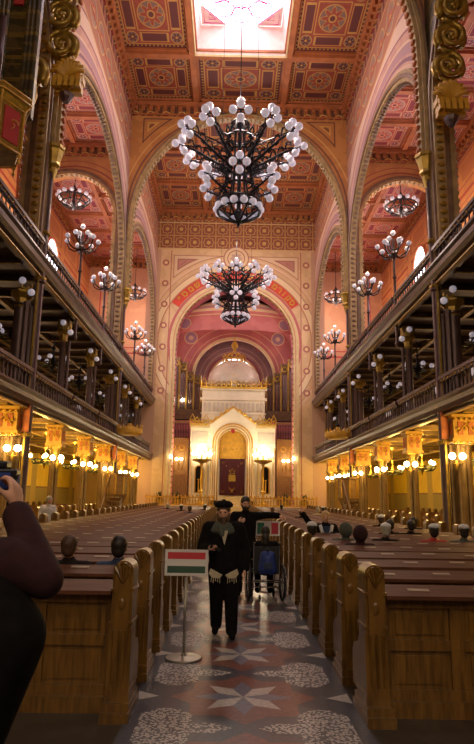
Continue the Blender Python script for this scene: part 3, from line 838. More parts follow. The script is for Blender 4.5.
def candelabrum(s, y, i):
    t = thing('candelabrum', '%s white-globed candelabrum on a slender pole at the upper %s gallery rail' % (ORD[i], SD[s]), 'candelabrum', (s*6.12, y, 0), 0, 'gallery candelabra')
    mb = MB(); mb.lathe([(.05,7.4),(.09,7.5),(.05,7.6),(.06,9.2),(.09,9.3),(.05,9.5),(.05,10.1),(.09,10.15),(.05,10.25),(.045,10.9),(.10,11.0),(.14,11.15),(.05,11.3),(.07,11.6),(.02,11.8)], n=8); mb.build('pole', 'iron', t, 'auto')
    mb = MB(); gl = [(0,0,12.02)]
    for k in range(7):
        a = k*2*PI/7+.3; ca, sa = cos(a), sin(a)
        mb.tube([(0,0,11.05), (.3*ca,.3*sa,11.0), (.52*ca,.52*sa,11.12), (.62*ca,.62*sa,11.35)], .03, 5); gl.append((.62*ca, .62*sa, 11.46))
        if k % 2 == 0:
            mb.tube([(0,0,11.3), (.2*ca,.2*sa,11.35), (.3*ca,.3*sa,11.6)], .025, 5); gl.append((.30*ca, .30*sa, 11.70))
    mb.build('branches', 'dark_metal', t, 'auto')
    for g in gl: inst(GLOBE, 'globe', t, g, sc=(.098,)*3)
    light('lamp_or_fill_light', (s*6.12, y, 12.35), 70, (1, .72, .48), .3)  # fill light added above the globes to brighten the upper walls
for s in (-1, 1):
    for i, y in enumerate((22.1, 26.6, 35.6, 40.0)): candelabrum(s, y, i)

def crown_chandelier(loc, r, n, ztop, label):
    t = thing('crown_chandelier', label, 'chandelier', loc, 0, 'aisle crown chandeliers')
    mb = MB()
    for z, q in ((0,r),(-.25,r*.75)): mb.tube([(q*cos(a*PI/10), q*sin(a*PI/10), z) for a in range(20)], .04, 5, 0, True)
    for k in range(8):
        a = k*PI/4; mb.tube([(r*cos(a), r*sin(a), 0), (r*.5*cos(a), r*.5*sin(a), .35), (.06*cos(a), .06*sin(a), .7)], .03, 5)
        mb.tube([(r*cos(a), r*sin(a), 0), (r*.6*cos(a), r*.6*sin(a), -.35), (.1*cos(a), .1*sin(a), -.45)], .035, 5)
    mb.lathe([(.03,.9),(.09,.7),(.05,.4),(.07,0),(.16,-.35),(.10,-.55),(.01,-.7)], n=8); mb.build('frame', 'dark_metal', t, 'auto')
    for k in range(n): inst(GLOBE, 'globe', t, (r*cos(k*2*PI/n), r*sin(k*2*PI/n), .17), sc=(.125,)*3)
    mb = MB(); mb.tube([(0,0,.8), (0,0,ztop-loc[2])], .02, 5); mb.build('chain', 'dark_metal', t)
    light('lamp_or_fill_light', (loc[0]*.98, loc[1]-.3, loc[2]-1.2), 260, (1, .70, .52), .5)  # fill light added below the crown to brighten the upper aisle
for s in (-1, 1):
    crown_chandelier((s*9.3, 31.45, 18.0), .9, 13, 19.3, 'crown chandelier of white globes hanging under the aisle arch on the %s' % SD[s])
    crown_chandelier((s*8.0, 45.5, 17.3), .95, 12, 21.2, 'farther small crown chandelier hanging by the end wall of the %s aisle' % SD[s])

def gallery_lamp(s, y, i):      # unlit lamp under the upper gallery
    t = thing('pendant_lamp', '%s unlit pendant with opal globes under the upper gallery on the %s' % (ORD[i], SD[s]), 'lamp', (s*7.6, y, 0), 0, 'unlit gallery pendants')
    mb = MB(); mb.tube([(0,0,8.2),(0,0,7.0)], .025, 5); mb.lathe([(.01,7.75),(.09,7.6),(.02,7.5),(.05,7.3),(.16,7.05),(.20,6.95),(.10,6.8),(.02,6.6)], n=8)
    mb.tube([(.30*cos(a*PI/8), .30*sin(a*PI/8), 7.0) for a in range(16)], .03, 5, 0, True)
    mb.build('stem', 'dark_metal', t, 'auto')
    for k in range(5):
        a = k*2*PI/5+.5+y; ca, sa = cos(a), sin(a)
        mb = MB(); mb.tube([(.05*ca,.05*sa,6.9), (.35*ca,.35*sa,6.8), (.56*ca,.56*sa,7.0)], .028, 5); mb.lathe([(.03,7.0),(.09,7.03),(.05,7.08)], (.56*ca,.56*sa,0), 6); a_ = mb.build('branch', 'green_metal', t, 'auto')
        inst(GLOBE, 'globe', t, (.56*ca, .56*sa, 7.16), sc=(.105,)*3)
def lit_lamp(s, y, i):
    t = thing('lit_chandelier', '%s lit chandelier with glowing bulbs under the lower gallery on the %s' % (ORD[i], SD[s]), 'chandelier', (s*7.6, y, 0), 0, 'lit chandeliers under the lower galleries')
    mb = MB(); mb.tube([(0,0,4.12),(0,0,3.0)], .022, 5); mb.lathe([(.16,4.12),(.03,4.0)], n=8); mb.lathe([(.02,3.6),(.07,3.5),(.02,3.4),(.05,3.1),(.14,2.95),(.05,2.8),(.01,2.65)], n=8)
    mb.build('stem', 'gold_dark', t, 'auto')
    mb = MB()
    for z, q in ((3.0,.52),(2.86,.42)): mb.tube([(q*cos(a*PI/10), q*sin(a*PI/10), z) for a in range(20)], .03, 5, 0, True)
    for k in range(12):
        a = k*PI/6; mb.sphere((.47*cos(a), .47*sin(a), 2.93), .05, 6, 4)
        if k % 3 == 0: mb.tube([(0,0,2.95), (.52*cos(a), .52*sin(a), 3.0)], .02, 5)
    mb.build('ring', 'green_metal', t, 'auto')
    for k in range(4):
        a = k*2*PI/4+.35; g = (.56*cos(a), .56*sin(a), 3.16); inst(GLIT, 'globe', t, g, sc=(.085,)*3)
    light('lamp_or_fill_light', (s*7.6, y, 3.32), LIT_W, (1, .64, .15), .3)
LIT_W = 165
for s in (-1, 1):
    for i, y in enumerate((15.3, 19.85, 24.4, 28.9, 33.4, 37.9, 42.2)): gallery_lamp(s, y, i); lit_lamp(s, y, i)
def wall_lantern(s, y, i):
    t = thing('wall_lantern', '%s white square lantern hanging over the middle gallery on the %s' % (ORD[i], SD[s]), 'lantern', (s*9.6, y, 0), 0, 'white gallery lanterns')
    mb = MB(); mb.tube([(0,0,8.2),(0,0,7.15)], .02, 4); mb.lathe([(.02,7.35),(.2,7.1),(.2,7.05)], n=4); mb.lathe([(.16,6.6),(.05,6.5)], n=4); mb.build('frame', 'dark_metal', t)
    mb = MB(); mb.lathe([(.15,6.62),(.17,7.05)], n=4); mb.build('glass', 'opal_glass', t); light('lamp_or_fill_light', (s*9.6, y, 6.3), 30, (1,.6,.3), .3)  # light added under the lantern to lift the dark middle gallery
for s in (-1, 1):
    for i, y in enumerate((23.5, 28.0, 32.5, 37.0)): wall_lantern(s, y, i)
def bracket_lamp(s, y, z, lit, label, group):
    t = thing('bracket_lamp', label, 'lamp', (s*6.35, y-.28, z), 0, group)
    mb = MB(); mb.tube([(0,.2,0), (0,0,-.02), (s*.14,-.12,0), (s*.14,-.12,.1)], .025, 5); mb.tube([(0,0,-.02), (-s*.16,-.14,-.02), (-s*.16,-.14,.1)], .025, 5); mb.lathe([(.02,-.2),(.07,-.05),(.03,.1)], n=6); mb.build('bracket', 'gold_dark', t, 'auto')
    g = GLIT if lit else GLOBE
    if lit:
        for q in (-.16, .14): inst(g, 'globe', t, (s*q, -.13, .2), sc=(.1,)*3)
        light('lamp_or_fill_light', (s*6.35, y-.62, z+.45), 5, (1, .66, .22), .12)
    else:
        inst(g, 'globe', t, (s*.14, -.12, .22), sc=(.11,)*3); inst(g, 'globe', t, (-s*.16, -.14, -.16), sc=(.11,)*3)
LL = sorted(THIN+PIERS)
for s in (-1, 1):
    for i, y in enumerate([v for v in LL if v > 12]):
        bracket_lamp(s, y, 2.75, True, 'lit twin-globe bracket on the %s column of the %s arcade, below the gilded block' % (ORD[i], SD[s]), 'lit bracket lamps')
        bracket_lamp(s, y, 7.75, False, 'unlit twin-globe bracket under the upper gallery on the %s column, %s side' % (ORD[i], SD[s]), 'unlit bracket lamps')

# ------------------------------------------------------------------ gilded ornament on the nearest columns
def volute(mb, c, r, turns=1.6, wdt=.05, n=26, ax='y', sgn=1, ph=0):
    pts = []
    for i in range(n+1):
        a = ph+sgn*turns*2*PI*i/n; q = r*(1-.78*i/n)
        pts.append((c[0]+q*cos(a), c[1], c[2]+q*sin(a)) if ax == 'y' else (c[0], c[1]+q*cos(a), c[2]+q*sin(a)))
    mb.tube(pts, [wdt*(1-.5*i/n) for i in range(n+1)], 6)
def big_corbel(loc, s, label):
    t = thing('gilded_corbel', label, 'corbel', loc, 0, 'gilded arch corbels')
    mb = MB()     # fanned leaf shell
    for k in range(9):
        a = PI*(.02+.96*k/8); mb.tube([(0,0,-.1), (.32*cos(a), -.12, .10+.34*sin(a)), (.55*cos(a), -.10, .05+.50*sin(a))], [.10,.11,.05], 6)
    mb.sphere((0,.05,.15), .34, 12, 8, 0, (1.25,.5,.9)); mb.build('leaf_shell', 'gold_paint', t, True)
    mb = MB()
    for r in range(2):
        for k in range(5): mb.box(-.42+.19*k, -.29+.19*k, -.22-.05*r, -.10, -.32-.22*r, -.14-.22*r)
    mb.box(-.44, .50, -.10, .25, -.24, -.02); mb.box(-.40, .46, -.02, .2, -.6, -.2); mb.build('fringe', 'gold_paint', t)
    mb = MB(); mb.lathe([(.16,-.62),(.24,-.68),(.2,-.8),(.1,-.95)], (0,0,0), 8); mb.build('collar', 'iron', t)
    return t
tl = big_corbel((-5.55, 16.9, 14.75), -1, 'gilded leaf corbel with a fringe on top of the left clustered column')
tr = big_corbel((6.42, 16.35, 13.85), 1, 'gilded leaf corbel with a fringe beside the right clustered column')
def scroll_run(name, pts, s, label):
    t = thing(name, label, 'scrollwork', pts[0][0], 0, 'bronze arch scrollwork')
    o = Vector(pts[0][0])
    for (c, r) in pts:
        c = Vector(c)-o; mb = MB()
        volute(mb, c, r, 1.5, .13*r/.5, sgn=-s, ph=PI/2); volute(mb, (c[0], c[1]+.3, c[2]), r, 1.3, .12*r/.5, sgn=-s, ph=PI/2)
        mb.sphere(c, r*.22, 8, 6); mb.tube([(c[0]+r*.98*cos(a*PI/9), c[1]+.15, c[2]+r*.98*sin(a*PI/9)) for a in range(-2, 12)], .16*r/.5, 6)
        mb.build('scroll', 'gold_dark', t, True)
    return t
scroll_run('scrollwork', [((-5.8+.02*k, 16.7-.25*k, 15.75+.85*k), .46) for k in range(5)], -1, 'dark gilt scrolls climbing the arch above the left corbel')
scroll_run('scrollwork', [((6.42, 16.2-.25*k, 14.9+.85*k), .42) for k in range(5)], 1, 'dark gilt scrolls climbing the arch above the right corbel')
scroll_run('scrollwork', [((-6.35, 15.6, 13.9), .5), ((-6.45, 15.2, 12.95), .45)], -1, 'gilt scroll bracket beside the red panel at the upper left')
# red and gold upright panel at top left
t = thing('hanging_panel', 'narrow red panel between dark gilt mouldings at the top left corner', 'panel', (-6.35, 14.6, 14.6))
mb = MB(); mb.box(-.13, .13, -.06, .06, .6, 4.6); mb.build('red_field', 'crimson', t)
mb = MB()
for x in (-.55, -.42, -.3, .3, .42, .55): mb.tube([(x,-.02,-2.9), (x,-.02,5.0)], .07, 6)
for z in (1.7, 3.0): mb.lathe([(.05,-.12),(.17,0),(.05,.12)], (0,-.06,z), 8)
mb.box(-.62,.62,.02,.2,-2.9,5.0); mb.build('moulding', 'bronze_spandrel', t, 'auto')
# gilded hexagonal canopy at the left edge
t = thing('gilded_canopy', 'gilded hexagonal canopy with red panels and pendants at the left edge', 'canopy', (-6.12, 13.4, 10.55), 0); t.scale = (.8,)*3
mb = MB(); mb.lathe([(.80,-.9),(.85,-.85),(.85,.55),(1.0,.7),(1.05,.95),(.9,1.0)], n=6); mb.build('body', 'gold_dark', t)
mb = MB()
for k in range(6):
    a = k*PI/3+PI/6; T = Matrix.Rotation(a, 4, 'Z')
    mb.box(.74,.77,-.28,.28,-.7,.4, 0, T)
mb.build('red_panel', 'crimson', t)
mb = MB()
for k in range(6):
    a = k*PI/3; c, d = cos(a), sin(a); mb.tube([(.87*c,.87*d,-.9),(.87*c,.87*d,.55),(1.03*c,1.03*d,.72)], .035, 5); mb.lathe([(.01,-1.25),(.06,-1.15),(.02,-1.05),(.07,-.95),(.07,-.9)], (.83*c,.83*d,0), 6)
    b = a+PI/3
    for z, q in ((-.9,.87),(.55,.87),(.78,1.05),(.97,1.05)): mb.tube([(q*c,q*d,z),(q*cos(b),q*sin(b),z)], .03, 5)
    m_ = a+PI/6; volute(mb, (.78*cos(m_), .78*sin(m_), -.15), .2, 1.3, .025, 18)
mb.build('gilt_edging', 'gold_paint', t, True)
mb = MB(); mb.tube([(-.1,0,.9),(-.1,0,4.0)], .1, 8); mb.build('post', 'iron', t, True)
mb = MB(); mb.tube([(0,0,-2.5),(0,0,-.9)], .12, 8); mb.build('post', 'iron', t, True)

# ------------------------------------------------------------------ chancel : ark, organ, rails, canopies
A = thing('torah_ark', 'white and gold domed marble ark with a gabled portal at the end of the nave', 'ark', (0, 46.2, 1.0))
mb = MB()    # lower block with gabled front and arched opening
N = 20; oc = 4.55; ow = 1.05
zt = 6.35
cur = [(-ow, 0)]+[(-ow*cos(PI*i/N), oc+ow*1.05*sin(PI*i/N)) for i in range(N+1)]+[(ow, 0)]
def roof(x): return max(zt-.2, 7.35-abs(x)*.72) if abs(x) < 1.6 else zt-.2
seg2 = [(-1.6, None)]
for d0, d1 in ((-.5, -.15),):
    ang = [PI*i/N for i in range(N+1)]
    for i in range(N):
        x0, z0 = -ow*cos(ang[i]), oc+ow*1.05*sin(ang[i]); x1, z1 = -ow*cos(ang[i+1]), oc+ow*1.05*sin(ang[i+1])
        mb.add([(x0,d0,z0),(x1,d0,z1),(x1,d1,z1),(x0,d1,z0),(x0,d0,roof(x0)),(x1,d0,roof(x1)),(x1,d1,roof(x1)),(x0,d1,roof(x0))], [(0,1,2,3),(0,1,5,4),(3,2,6,7),(4,5,6,7)])
    for e0, e1 in ((-1.75,-ow),(ow,1.75)):
        mb.add([(e0,d0,0),(e1,d0,0),(e1,d0,roof(e1)),(e0,d0,roof(e0)),(e0,d1,0),(e1,d1,0),(e1,d1,roof(e1)),(e0,d1,roof(e0))], [(0,1,2,3),(4,5,6,7),(0,3,7,4),(1,2,6,5),(3,2,6,7)])
mb.box(-3.25, 3.25, -.15, 2.6, 0, zt-.4); mb.build('body', 'marble', A)
mb = MB()
for sx in (-1, 1):
    mb = MB(); mb.box(sx*1.75 if sx > 0 else -3.3, 3.3 if sx > 0 else -1.75, -.25, 2.65, zt-.55, zt-.3); mb.build('cornice', 'marble_tan', A)
    mb = MB(); mb.box(sx*1.9 if sx > 0 else -3.15, 3.15 if sx > 0 else -1.9, -.2, -.15, 4.6, 5.5); mb.build('side_panel', 'dome', A)
mb = MB()
mb.box(-3.4, 3.4, -.5, 2.6, 0, .35); mb.build('plinth', 'marble_tan', A)
mb = MB()    # raised arch mouldings and gable coping
for q, w in ((1.13,.05),(1.32,.04),(1.5,.06)): mb.tube([(-q,-.52,.3)]+[(-q*cos(PI*i/N), -.52, oc+q*1.02*sin(PI*i/N)) for i in range(N+1)]+[(q,-.52,.3)], w, 6)
mb.tube([(-1.75,-.5,6.1),(0,-.5,7.38),(1.75,-.5,6.1)], .09, 6)
mb.build('portal_moulding', 'gold_paint', A, True)
mb = MB()
for sx in (-1, 1):
    for x in (1.58, 1.95, 3.1): mb = MB(); mb.lathe([(.14,.35),(.14,.5),(.09,.6),(.08,3.9),(.15,4.1),(.16,4.25)], (sx*x, -.55 if x < 1.7 else -.32, 0), 10); mb.build('colonnette', 'marble_tan', A, 'auto')
for sx in (-1, 1):
    mb = MB(); pts = [(sx*2.52-.28, .9),(sx*2.52+.28,.9)]+[(sx*2.52+.28*cos(PI*i/8), 2.6+.3*sin(PI*i/8)) for i in range(9)]
    mb.prism(pts, -.19, -.14, 'y'); n_ = mb.build('niche_shade', 'black_cloth', A)  # flat black panel paints the shade inside the niche opening
    mb = MB(); mb.tube([(p[0], -.2, p[1]) for p in pts], .05, 6, 0, True); mb.lathe([(.12,.9),(.05,1.0),(.05,1.8),(.11,1.9)], (sx*2.52,-.3,0), 8); mb.build('niche_frame', 'gold_paint', n_, True)
mb = MB(); pts = [(-ow, oc-1.1),(ow, oc-1.1)]+[(ow*cos(PI*i/N), oc+ow*sin(PI*i/N)) for i in range(N+1)]; mb.prism(pts, -.16, -.10, 'y')
for q in (.35,.6,.85): mb.tube([(-q*cos(PI*i/12), -.18, oc+q*sin(PI*i/12)) for i in range(13)], .035, 5)
for k in range(5): mb.sphere((-.7+.35*k,-.18,oc-.35), .10, 8, 5)
mb.box(-ow, ow, -.24, -.1, oc-1.12, oc-1.0); mb.build('gilded_lunette', 'gold_paint', A)
mb = MB(); mb.sphere((0,-.55,oc+.98), .17, 10, 6, 0, (1,.5,1)); mb.build('medallion', 'crimson', A)
mb = MB(); vs = []; fs = []; nn = 36
for i in range(nn+1):
    x = -.95+1.9*i/nn; d = -.30+.035*sin(i*1.9); vs += [(x,d,.72),(x,d,3.45)]
for i in range(nn): fs.append((2*i,2*i+2,2*i+3,2*i+1))
mb.add(vs, fs); cu = mb.build('curtain', 'velvet', A, True, recalc=False)
mb = MB()    # embroidery: crown, tablets, vase
mb.tube([(-.16,-.35,2.35),(-.2,-.35,2.6),(-.1,-.35,2.5),(0,-.35,2.75),(.1,-.35,2.5),(.2,-.35,2.6),(.16,-.35,2.35)], .03, 5, 0, True)
mb.prism([(-.26,1.75),(.26,1.75),(.26,2.2),(.13,2.3),(0,2.2),(-.13,2.3),(-.26,2.2)], -.36, -.345, 'y')
mb.tube([(-.22,-.35,1.3),(0,-.35,.98),(.22,-.35,1.3)], .04, 5); mb.lathe([(.12,.95),(.05,1.02),(.14,1.2)], (0,-.36,0), 8)
for sx in (-1,1):
    for z in (.95, 3.1): volute(mb, (sx*.7,-.36,z), .12, 1.2, .015, 14)
    mb.sphere((sx*.45,-.35,2.9),.05,6,4)
mb.build('embroidery', 'gold_dark', cu)
mb = MB(); mb.box(-.62,.62,-1.0,-.5,0,.55); mb.box(-.68,.68,-1.04,-.46,.55,.62); mb.build('step_block', 'marble_tan', A)
def crest(mb, x0, x1, y, z, h, n, peak=False):
    for i in range(n):
        x = x0+(x1-x0)*(i+.5)/n; w = (x1-x0)/n
        hh = h*(1.0+(1.0 if peak and i == n//2 else 0)+(.45 if i in (0, n-1) else 0))
        mb.tube([(x-w*.45,y,z),(x-w*.5,y,z+hh*.5),(x,y,z+hh),(x+w*.5,y,z+hh*.5),(x+w*.45,y,z)], .045, 5); mb.sphere((x,y,z+hh*.35), h*.22, 6, 4)
    mb.box(x0, x1, y-.08, y+.08, z-.1, z+.06)
for qa in (-3.3, 1.9): mb = MB(); crest(mb,qa,qa+1.4,-.25,zt-.3,.55,4); mb.build('parapet_crest', 'gold', A)
mb = MB()
for sx in (-1,1):
    for k in range(4): x = sx*(1.7-.4*k); mb.sphere((x,-.5,7.45-abs(x)*.72), .14, 7, 5)
mb.build('gable_beading', 'gold', A, kind='stuff')
mb = MB(); mb.box(-2.45,2.45,.2,4.2,5.8,8.95); mb.box(-2.6,2.6,.1,4.3,8.0,8.2); mb.box(-2.55,2.55,.12,4.3,6.9,7.0); mb.box(-2.62,2.62,.05,4.35,8.8,9.0); mb.build('drum', 'marble', A)
mb = MB()
for k in range(14): mb.box(-2.3+.34*k,-2.1+.34*k,.1,.2,7.15,7.8)
mb.build('drum_frieze', 'dome', A)
mb = MB(); crest(mb,-2.55,2.55,.1,9.0,.55,13,True)
for i in range(8): y = .4+3.7*i/7; mb.sphere((-2.5,y,9.3),.2,6,4); mb.sphere((2.5,y,9.3),.2,6,4)
mb.build('drum_crest', 'gold', A)
mb = MB(); mb.lathe([(2.0,8.9),(2.1,9.3),(2.12,9.8),(1.98,10.4),(1.6,10.95),(1.05,11.35),(.5,11.5),(0,11.5)], (0,2.2,0), 48, lobes=24, amp=.03); mb.build('dome', 'dome', A, True)
mb = MB()
for z, q in ((11.42,.85),(11.75,.78)): mb.tube([(q*cos(a*PI/10), 2.2+q*sin(a*PI/10), z) for a in range(20)], .06, 5, 0, True)
for k in range(10):
    a = k*PI/5; mb.tube([(.85*cos(a),2.2+.85*sin(a),11.4),(.9*cos(a),2.2+.9*sin(a),11.9)], .05, 5); mb.sphere((.9*cos(a),2.2+.9*sin(a),12.0),.09,6,4)
    mb.tube([(.8*cos(a),2.2+.8*sin(a),11.75),(.5*cos(a),2.2+.5*sin(a),12.2),(0,2.2,12.3)], .04, 5)
mb.sphere((0,2.2,12.4),.13,8,6)
mb.build('crown', 'gold', A, True)
A.scale = (1,1,1)
# candelabra before the ark
for s in (-1, 1):
    t = thing('ark_candelabrum', 'tall gilt candelabrum with a cluster of glowing bulbs on the %s of the ark portal' % SD[s], 'candelabrum', (s*2.28, 45.0, 1.0), 0, 'candelabra before the ark')
    mb = MB(); mb.lathe([(.35,0),(.35,.15),(.12,.3),(.09,.9),(.16,1.0),(.07,1.2),(.06,2.8),(.14,2.95),(.06,3.1),(.05,3.7)], n=10); mb.build('stem', 'gold', t, 'auto')
    mb = MB(); gl = [(0,0,4.35)]
    mb.lathe([(.1,3.0),(.7,3.22),(.72,3.32),(.1,3.25)], n=12)
    for k in range(8):
        a = k*PI/4; ca, sa = cos(a), sin(a); mb.tube([(0,0,3.2),(.4*ca,.4*sa,3.15),(.66*ca,.66*sa,3.5)], .035, 5); gl.append((.66*ca,.66*sa,3.72))
        if k % 2: mb.tube([(0,0,3.5),(.3*ca,.3*sa,3.9)], .03, 5); gl.append((.33*ca,.33*sa,4.08))
    mb.build('branches', 'gold_dark', t, 'auto')
    for g in gl: inst(GLITW, 'globe', t, g, sc=(.105,)*3)
    light('ark_light', (s*2.28, 44.2, 5.0), 60, (1, .88, .62), .3)
    for sy, xx in ((0, 4.15),):
        bt = thing('wall_sconce', 'glowing wall sconce on the panelled wall to the %s of the ark' % SD[s], 'sconce', (s*xx, 47.0, 4.3), 0, 'sconces beside the ark')
        mb = MB(); mb.tube([(0,.4,-.2),(0,0,-.2),(0,0,0)], .04, 6); mb.build('arm', 'gold_dark', bt)
        for q in (-.18, .18): inst(GLITW, 'globe', bt, (q,0,.12), sc=(.11,)*3)
        light('ark_light', (s*xx, 46.4, 4.6), 30, (1,.72,.3), .15)
    bt = thing('pier_sconce', 'glowing sconce high on the chancel arch pier on the %s' % SD[s], 'sconce', (s*4.5, 44.3, 4.35), 0, 'sconces on the chancel piers')
    mb = MB(); mb.tube([(0,.2,-.2),(0,0,-.2),(0,0,0)], .04, 6); mb.build('arm', 'gold_dark', bt)
    inst(GLITW, 'globe', bt, (0,0,.1), sc=(.11,)*3)
bt = thing('organ_lamp', 'bright lamp in front of the organ pipes, left of the dome', 'lamp', (-4.12, 48.25, 9.15)); mb = MB(); mb.tube([(0,.35,-.2),(0,0,-.2),(0,0,0)], .03, 6); mb.build('arm', 'gold_dark', bt); inst(GLITW, 'globe', bt, (0,0,.1), sc=(.14,)*3)
# organ on both sides behind
for s in (-1, 1):
    t = thing('organ_case', 'dark stepped organ case with metal pipes on the %s of the domed ark' % SD[s], 'organ', (0, 48.4, 0), 0, 'organ cases')
    mb = MB(); mb.box(min(s*2.69,s*5.2), max(s*2.69,s*5.2), 0, 1.2, 7.7, 8.5); mb.box(min(s*2.69,s*5.2), max(s*2.69,s*5.2), .5, 1.2, 8.4, 11.2)
    mb.box(min(s*2.69,s*5.2), max(s*2.69,s*5.2), -.05, .05, 8.1, 8.5)
    cols = [(4.78, 12.9), (4.18, 12.5), (3.58, 11.7), (2.99, 11.4)]
    for x, z in cols: mb.box(s*x-.29, s*x+.29, .3, .9, z-.9, z-.15); mb.box(s*x-.295, s*x+.295, .25, .95, z-.2, z)
    mb.build('case', 'organ_case', t)
    for x, z in cols:
        mb = MB(); mb.tube([(s*x+.2*cos(a*PI/8), .22, z-.5+.2*sin(a*PI/8)) for a in range(16)], .05, 5, 0, True)
        for q in (-.27,.27): mb.box(s*x+q-.03, s*x+q+.03, .1, .3, 8.5, z)
        mb.build('gilt_roundel', 'gold_dark', t)
        for k in range(4):
            mb = MB(); mb.lathe([(.02,8.5),(.055,8.8),(.06,z-1.0-.08*abs(k-1.5)),(.05,z-.98)], (s*x-.195+.13*k, .2, 0), 8); mb.build('organ_pipe', 'organ_pipe', t, 'auto')
    # panelled wood screen below
    t = thing('panelled_screen', 'brown panelled wooden screen with gilt roundels and railing on the %s of the ark' % SD[s], 'screen', (0, 47.4, 0), 0, 'chancel screens')
    x0, x1 = sorted((s*3.45, s*5.25))
    mb = MB(); mb.box(x0, x1, 0, .3, 1, 5.9); mb.box(x0, x1, -.12, .3, 5.9, 6.1); mb.box(x0, x1, .05, .12, 7.3, 7.45)
    for k in range(6): u = x0+.1+(x1-x0-.2)*k/5; mb.box(u-.05,u+.05,-.06,0,1,5.3)
    mb.box(x0,x1,-.08,0,3.2,3.4); mb.build('panel', 'chancel_wood', t)
    for k in range(14): u = x0+(x1-x0)*(k+.5)/14; inst(BAL, 'baluster', t, (u,.08,6.1), sc=(1,1,2.2))
    mb = MB()
    for u in (.3, .7): c = x0+(x1-x0)*u; mb.tube([(c+.2*cos(a*PI/8), -.03, 5.6-.25+.2*sin(a*PI/8)) for a in range(16)], .045, 5, 0, True)
    for k in range(5):
        c = x0+.3+(x1-x0-.6)*k/4; mb.tube([(c-.14,-.06,3.6),(c-.14,-.06,4.5),(c,-.06,4.75),(c+.14,-.06,4.5),(c+.14,-.06,3.6)], .02, 5)
    mb.build('gilding', 'gold', t, True)
    bx('wall_chancel_gallery', min(s*2.5,s*5.3), max(s*2.5,s*5.3), 47.8, 51, 5.8, 6.1, 'chancel_wood'); bx('wall_chancel_screen', s*2.5, s*5.3, 48.6, 48.8, 6.1, 7.65, 'pink_plaster')
    # potted shrubs by the ark steps
    for j, x in enumerate((3.85, 5.2)):
        pt = thing('potted_plant', 'dark bushy potted plant, %s the ark on the %s' % (('just beside', 'farther from')[j], SD[s]), 'plant', (s*x, 43.95, 1.0), 0, 'potted plants by the ark')
        mb = MB(); mb.lathe([(.2,0),(.28,.4),(.3,.42),(0,.4)], n=10); mb.build('pot', 'gold_dark', pt)
        mb = MB()
        for k in range(34):
            a = random.uniform(0, 2*PI); e = random.uniform(.2, 1.4); L = random.uniform(.35, .65); d = Vector((cos(a)*cos(e), sin(a)*cos(e), sin(e)))
            o = Vector((0,0,.4)); w = d.cross(Vector((0,0,1))).normalized()*.07; tip = o+d*L
            mb.add([o, o+d*L*.5+w, tip, o+d*L*.5-w], [(0,1,2,3)])
        mb.build('foliage', mat('leaf%d%d' % (s+1, j), (.04,.05,.015), .6), pt, recalc=False)
# eternal light
t = thing('eternal_light', 'small gilt hanging lamp on a chain in front of the ark dome', 'lamp', (0.02, 44.9, 12.9))
mb = MB(); mb.tube([(0,0,.7),(0,0,4.6)], .02, 5); mb.build('chain', 'gold_dark', t)
mb = MB(); mb.lathe([(.02,.75),(.08,.6),(.03,.5),(.18,.35),(.28,.15),(.22,.0),(.1,-.2),(.02,-.4)], n=12); mb.build('body', 'gold', t, 'auto')
inst(GLITW, 'globe', t, (0,0,.42), sc=(.06,)*3)
# gilt balustrade before the chancel
PST = MB().lathe([(.05,0),(.07,.05),(.035,.12),(.06,.3),(.03,.42),(.03,.5)], n=6).mesh('baluster', M['gold_paint'], True)
for k in range(5):
    x0 = -6.1+2.44*k; 
    if k == 2: continue
    t = thing('chancel_railing', 'yellow gilt railing section before the chancel, %s from the left' % ORD[k].replace('nearest', 'first'), 'railing', (x0+1.22, 43.0, 1.0), 0, 'chancel railings')
    mb = MB(); mb.box(-1.17,1.17,-.07,.07,.5,.6); mb.box(-1.17,1.17,-.07,.07,0,.06)
    for i in range(9): mb.sphere((-1.12+.28*i, 0, .66), .07, 6, 4)
    mb.build('rail', 'gold_paint', t)
    for i in range(12): inst(PST, 'baluster', t, (-1.1+.2*i,0,.03))
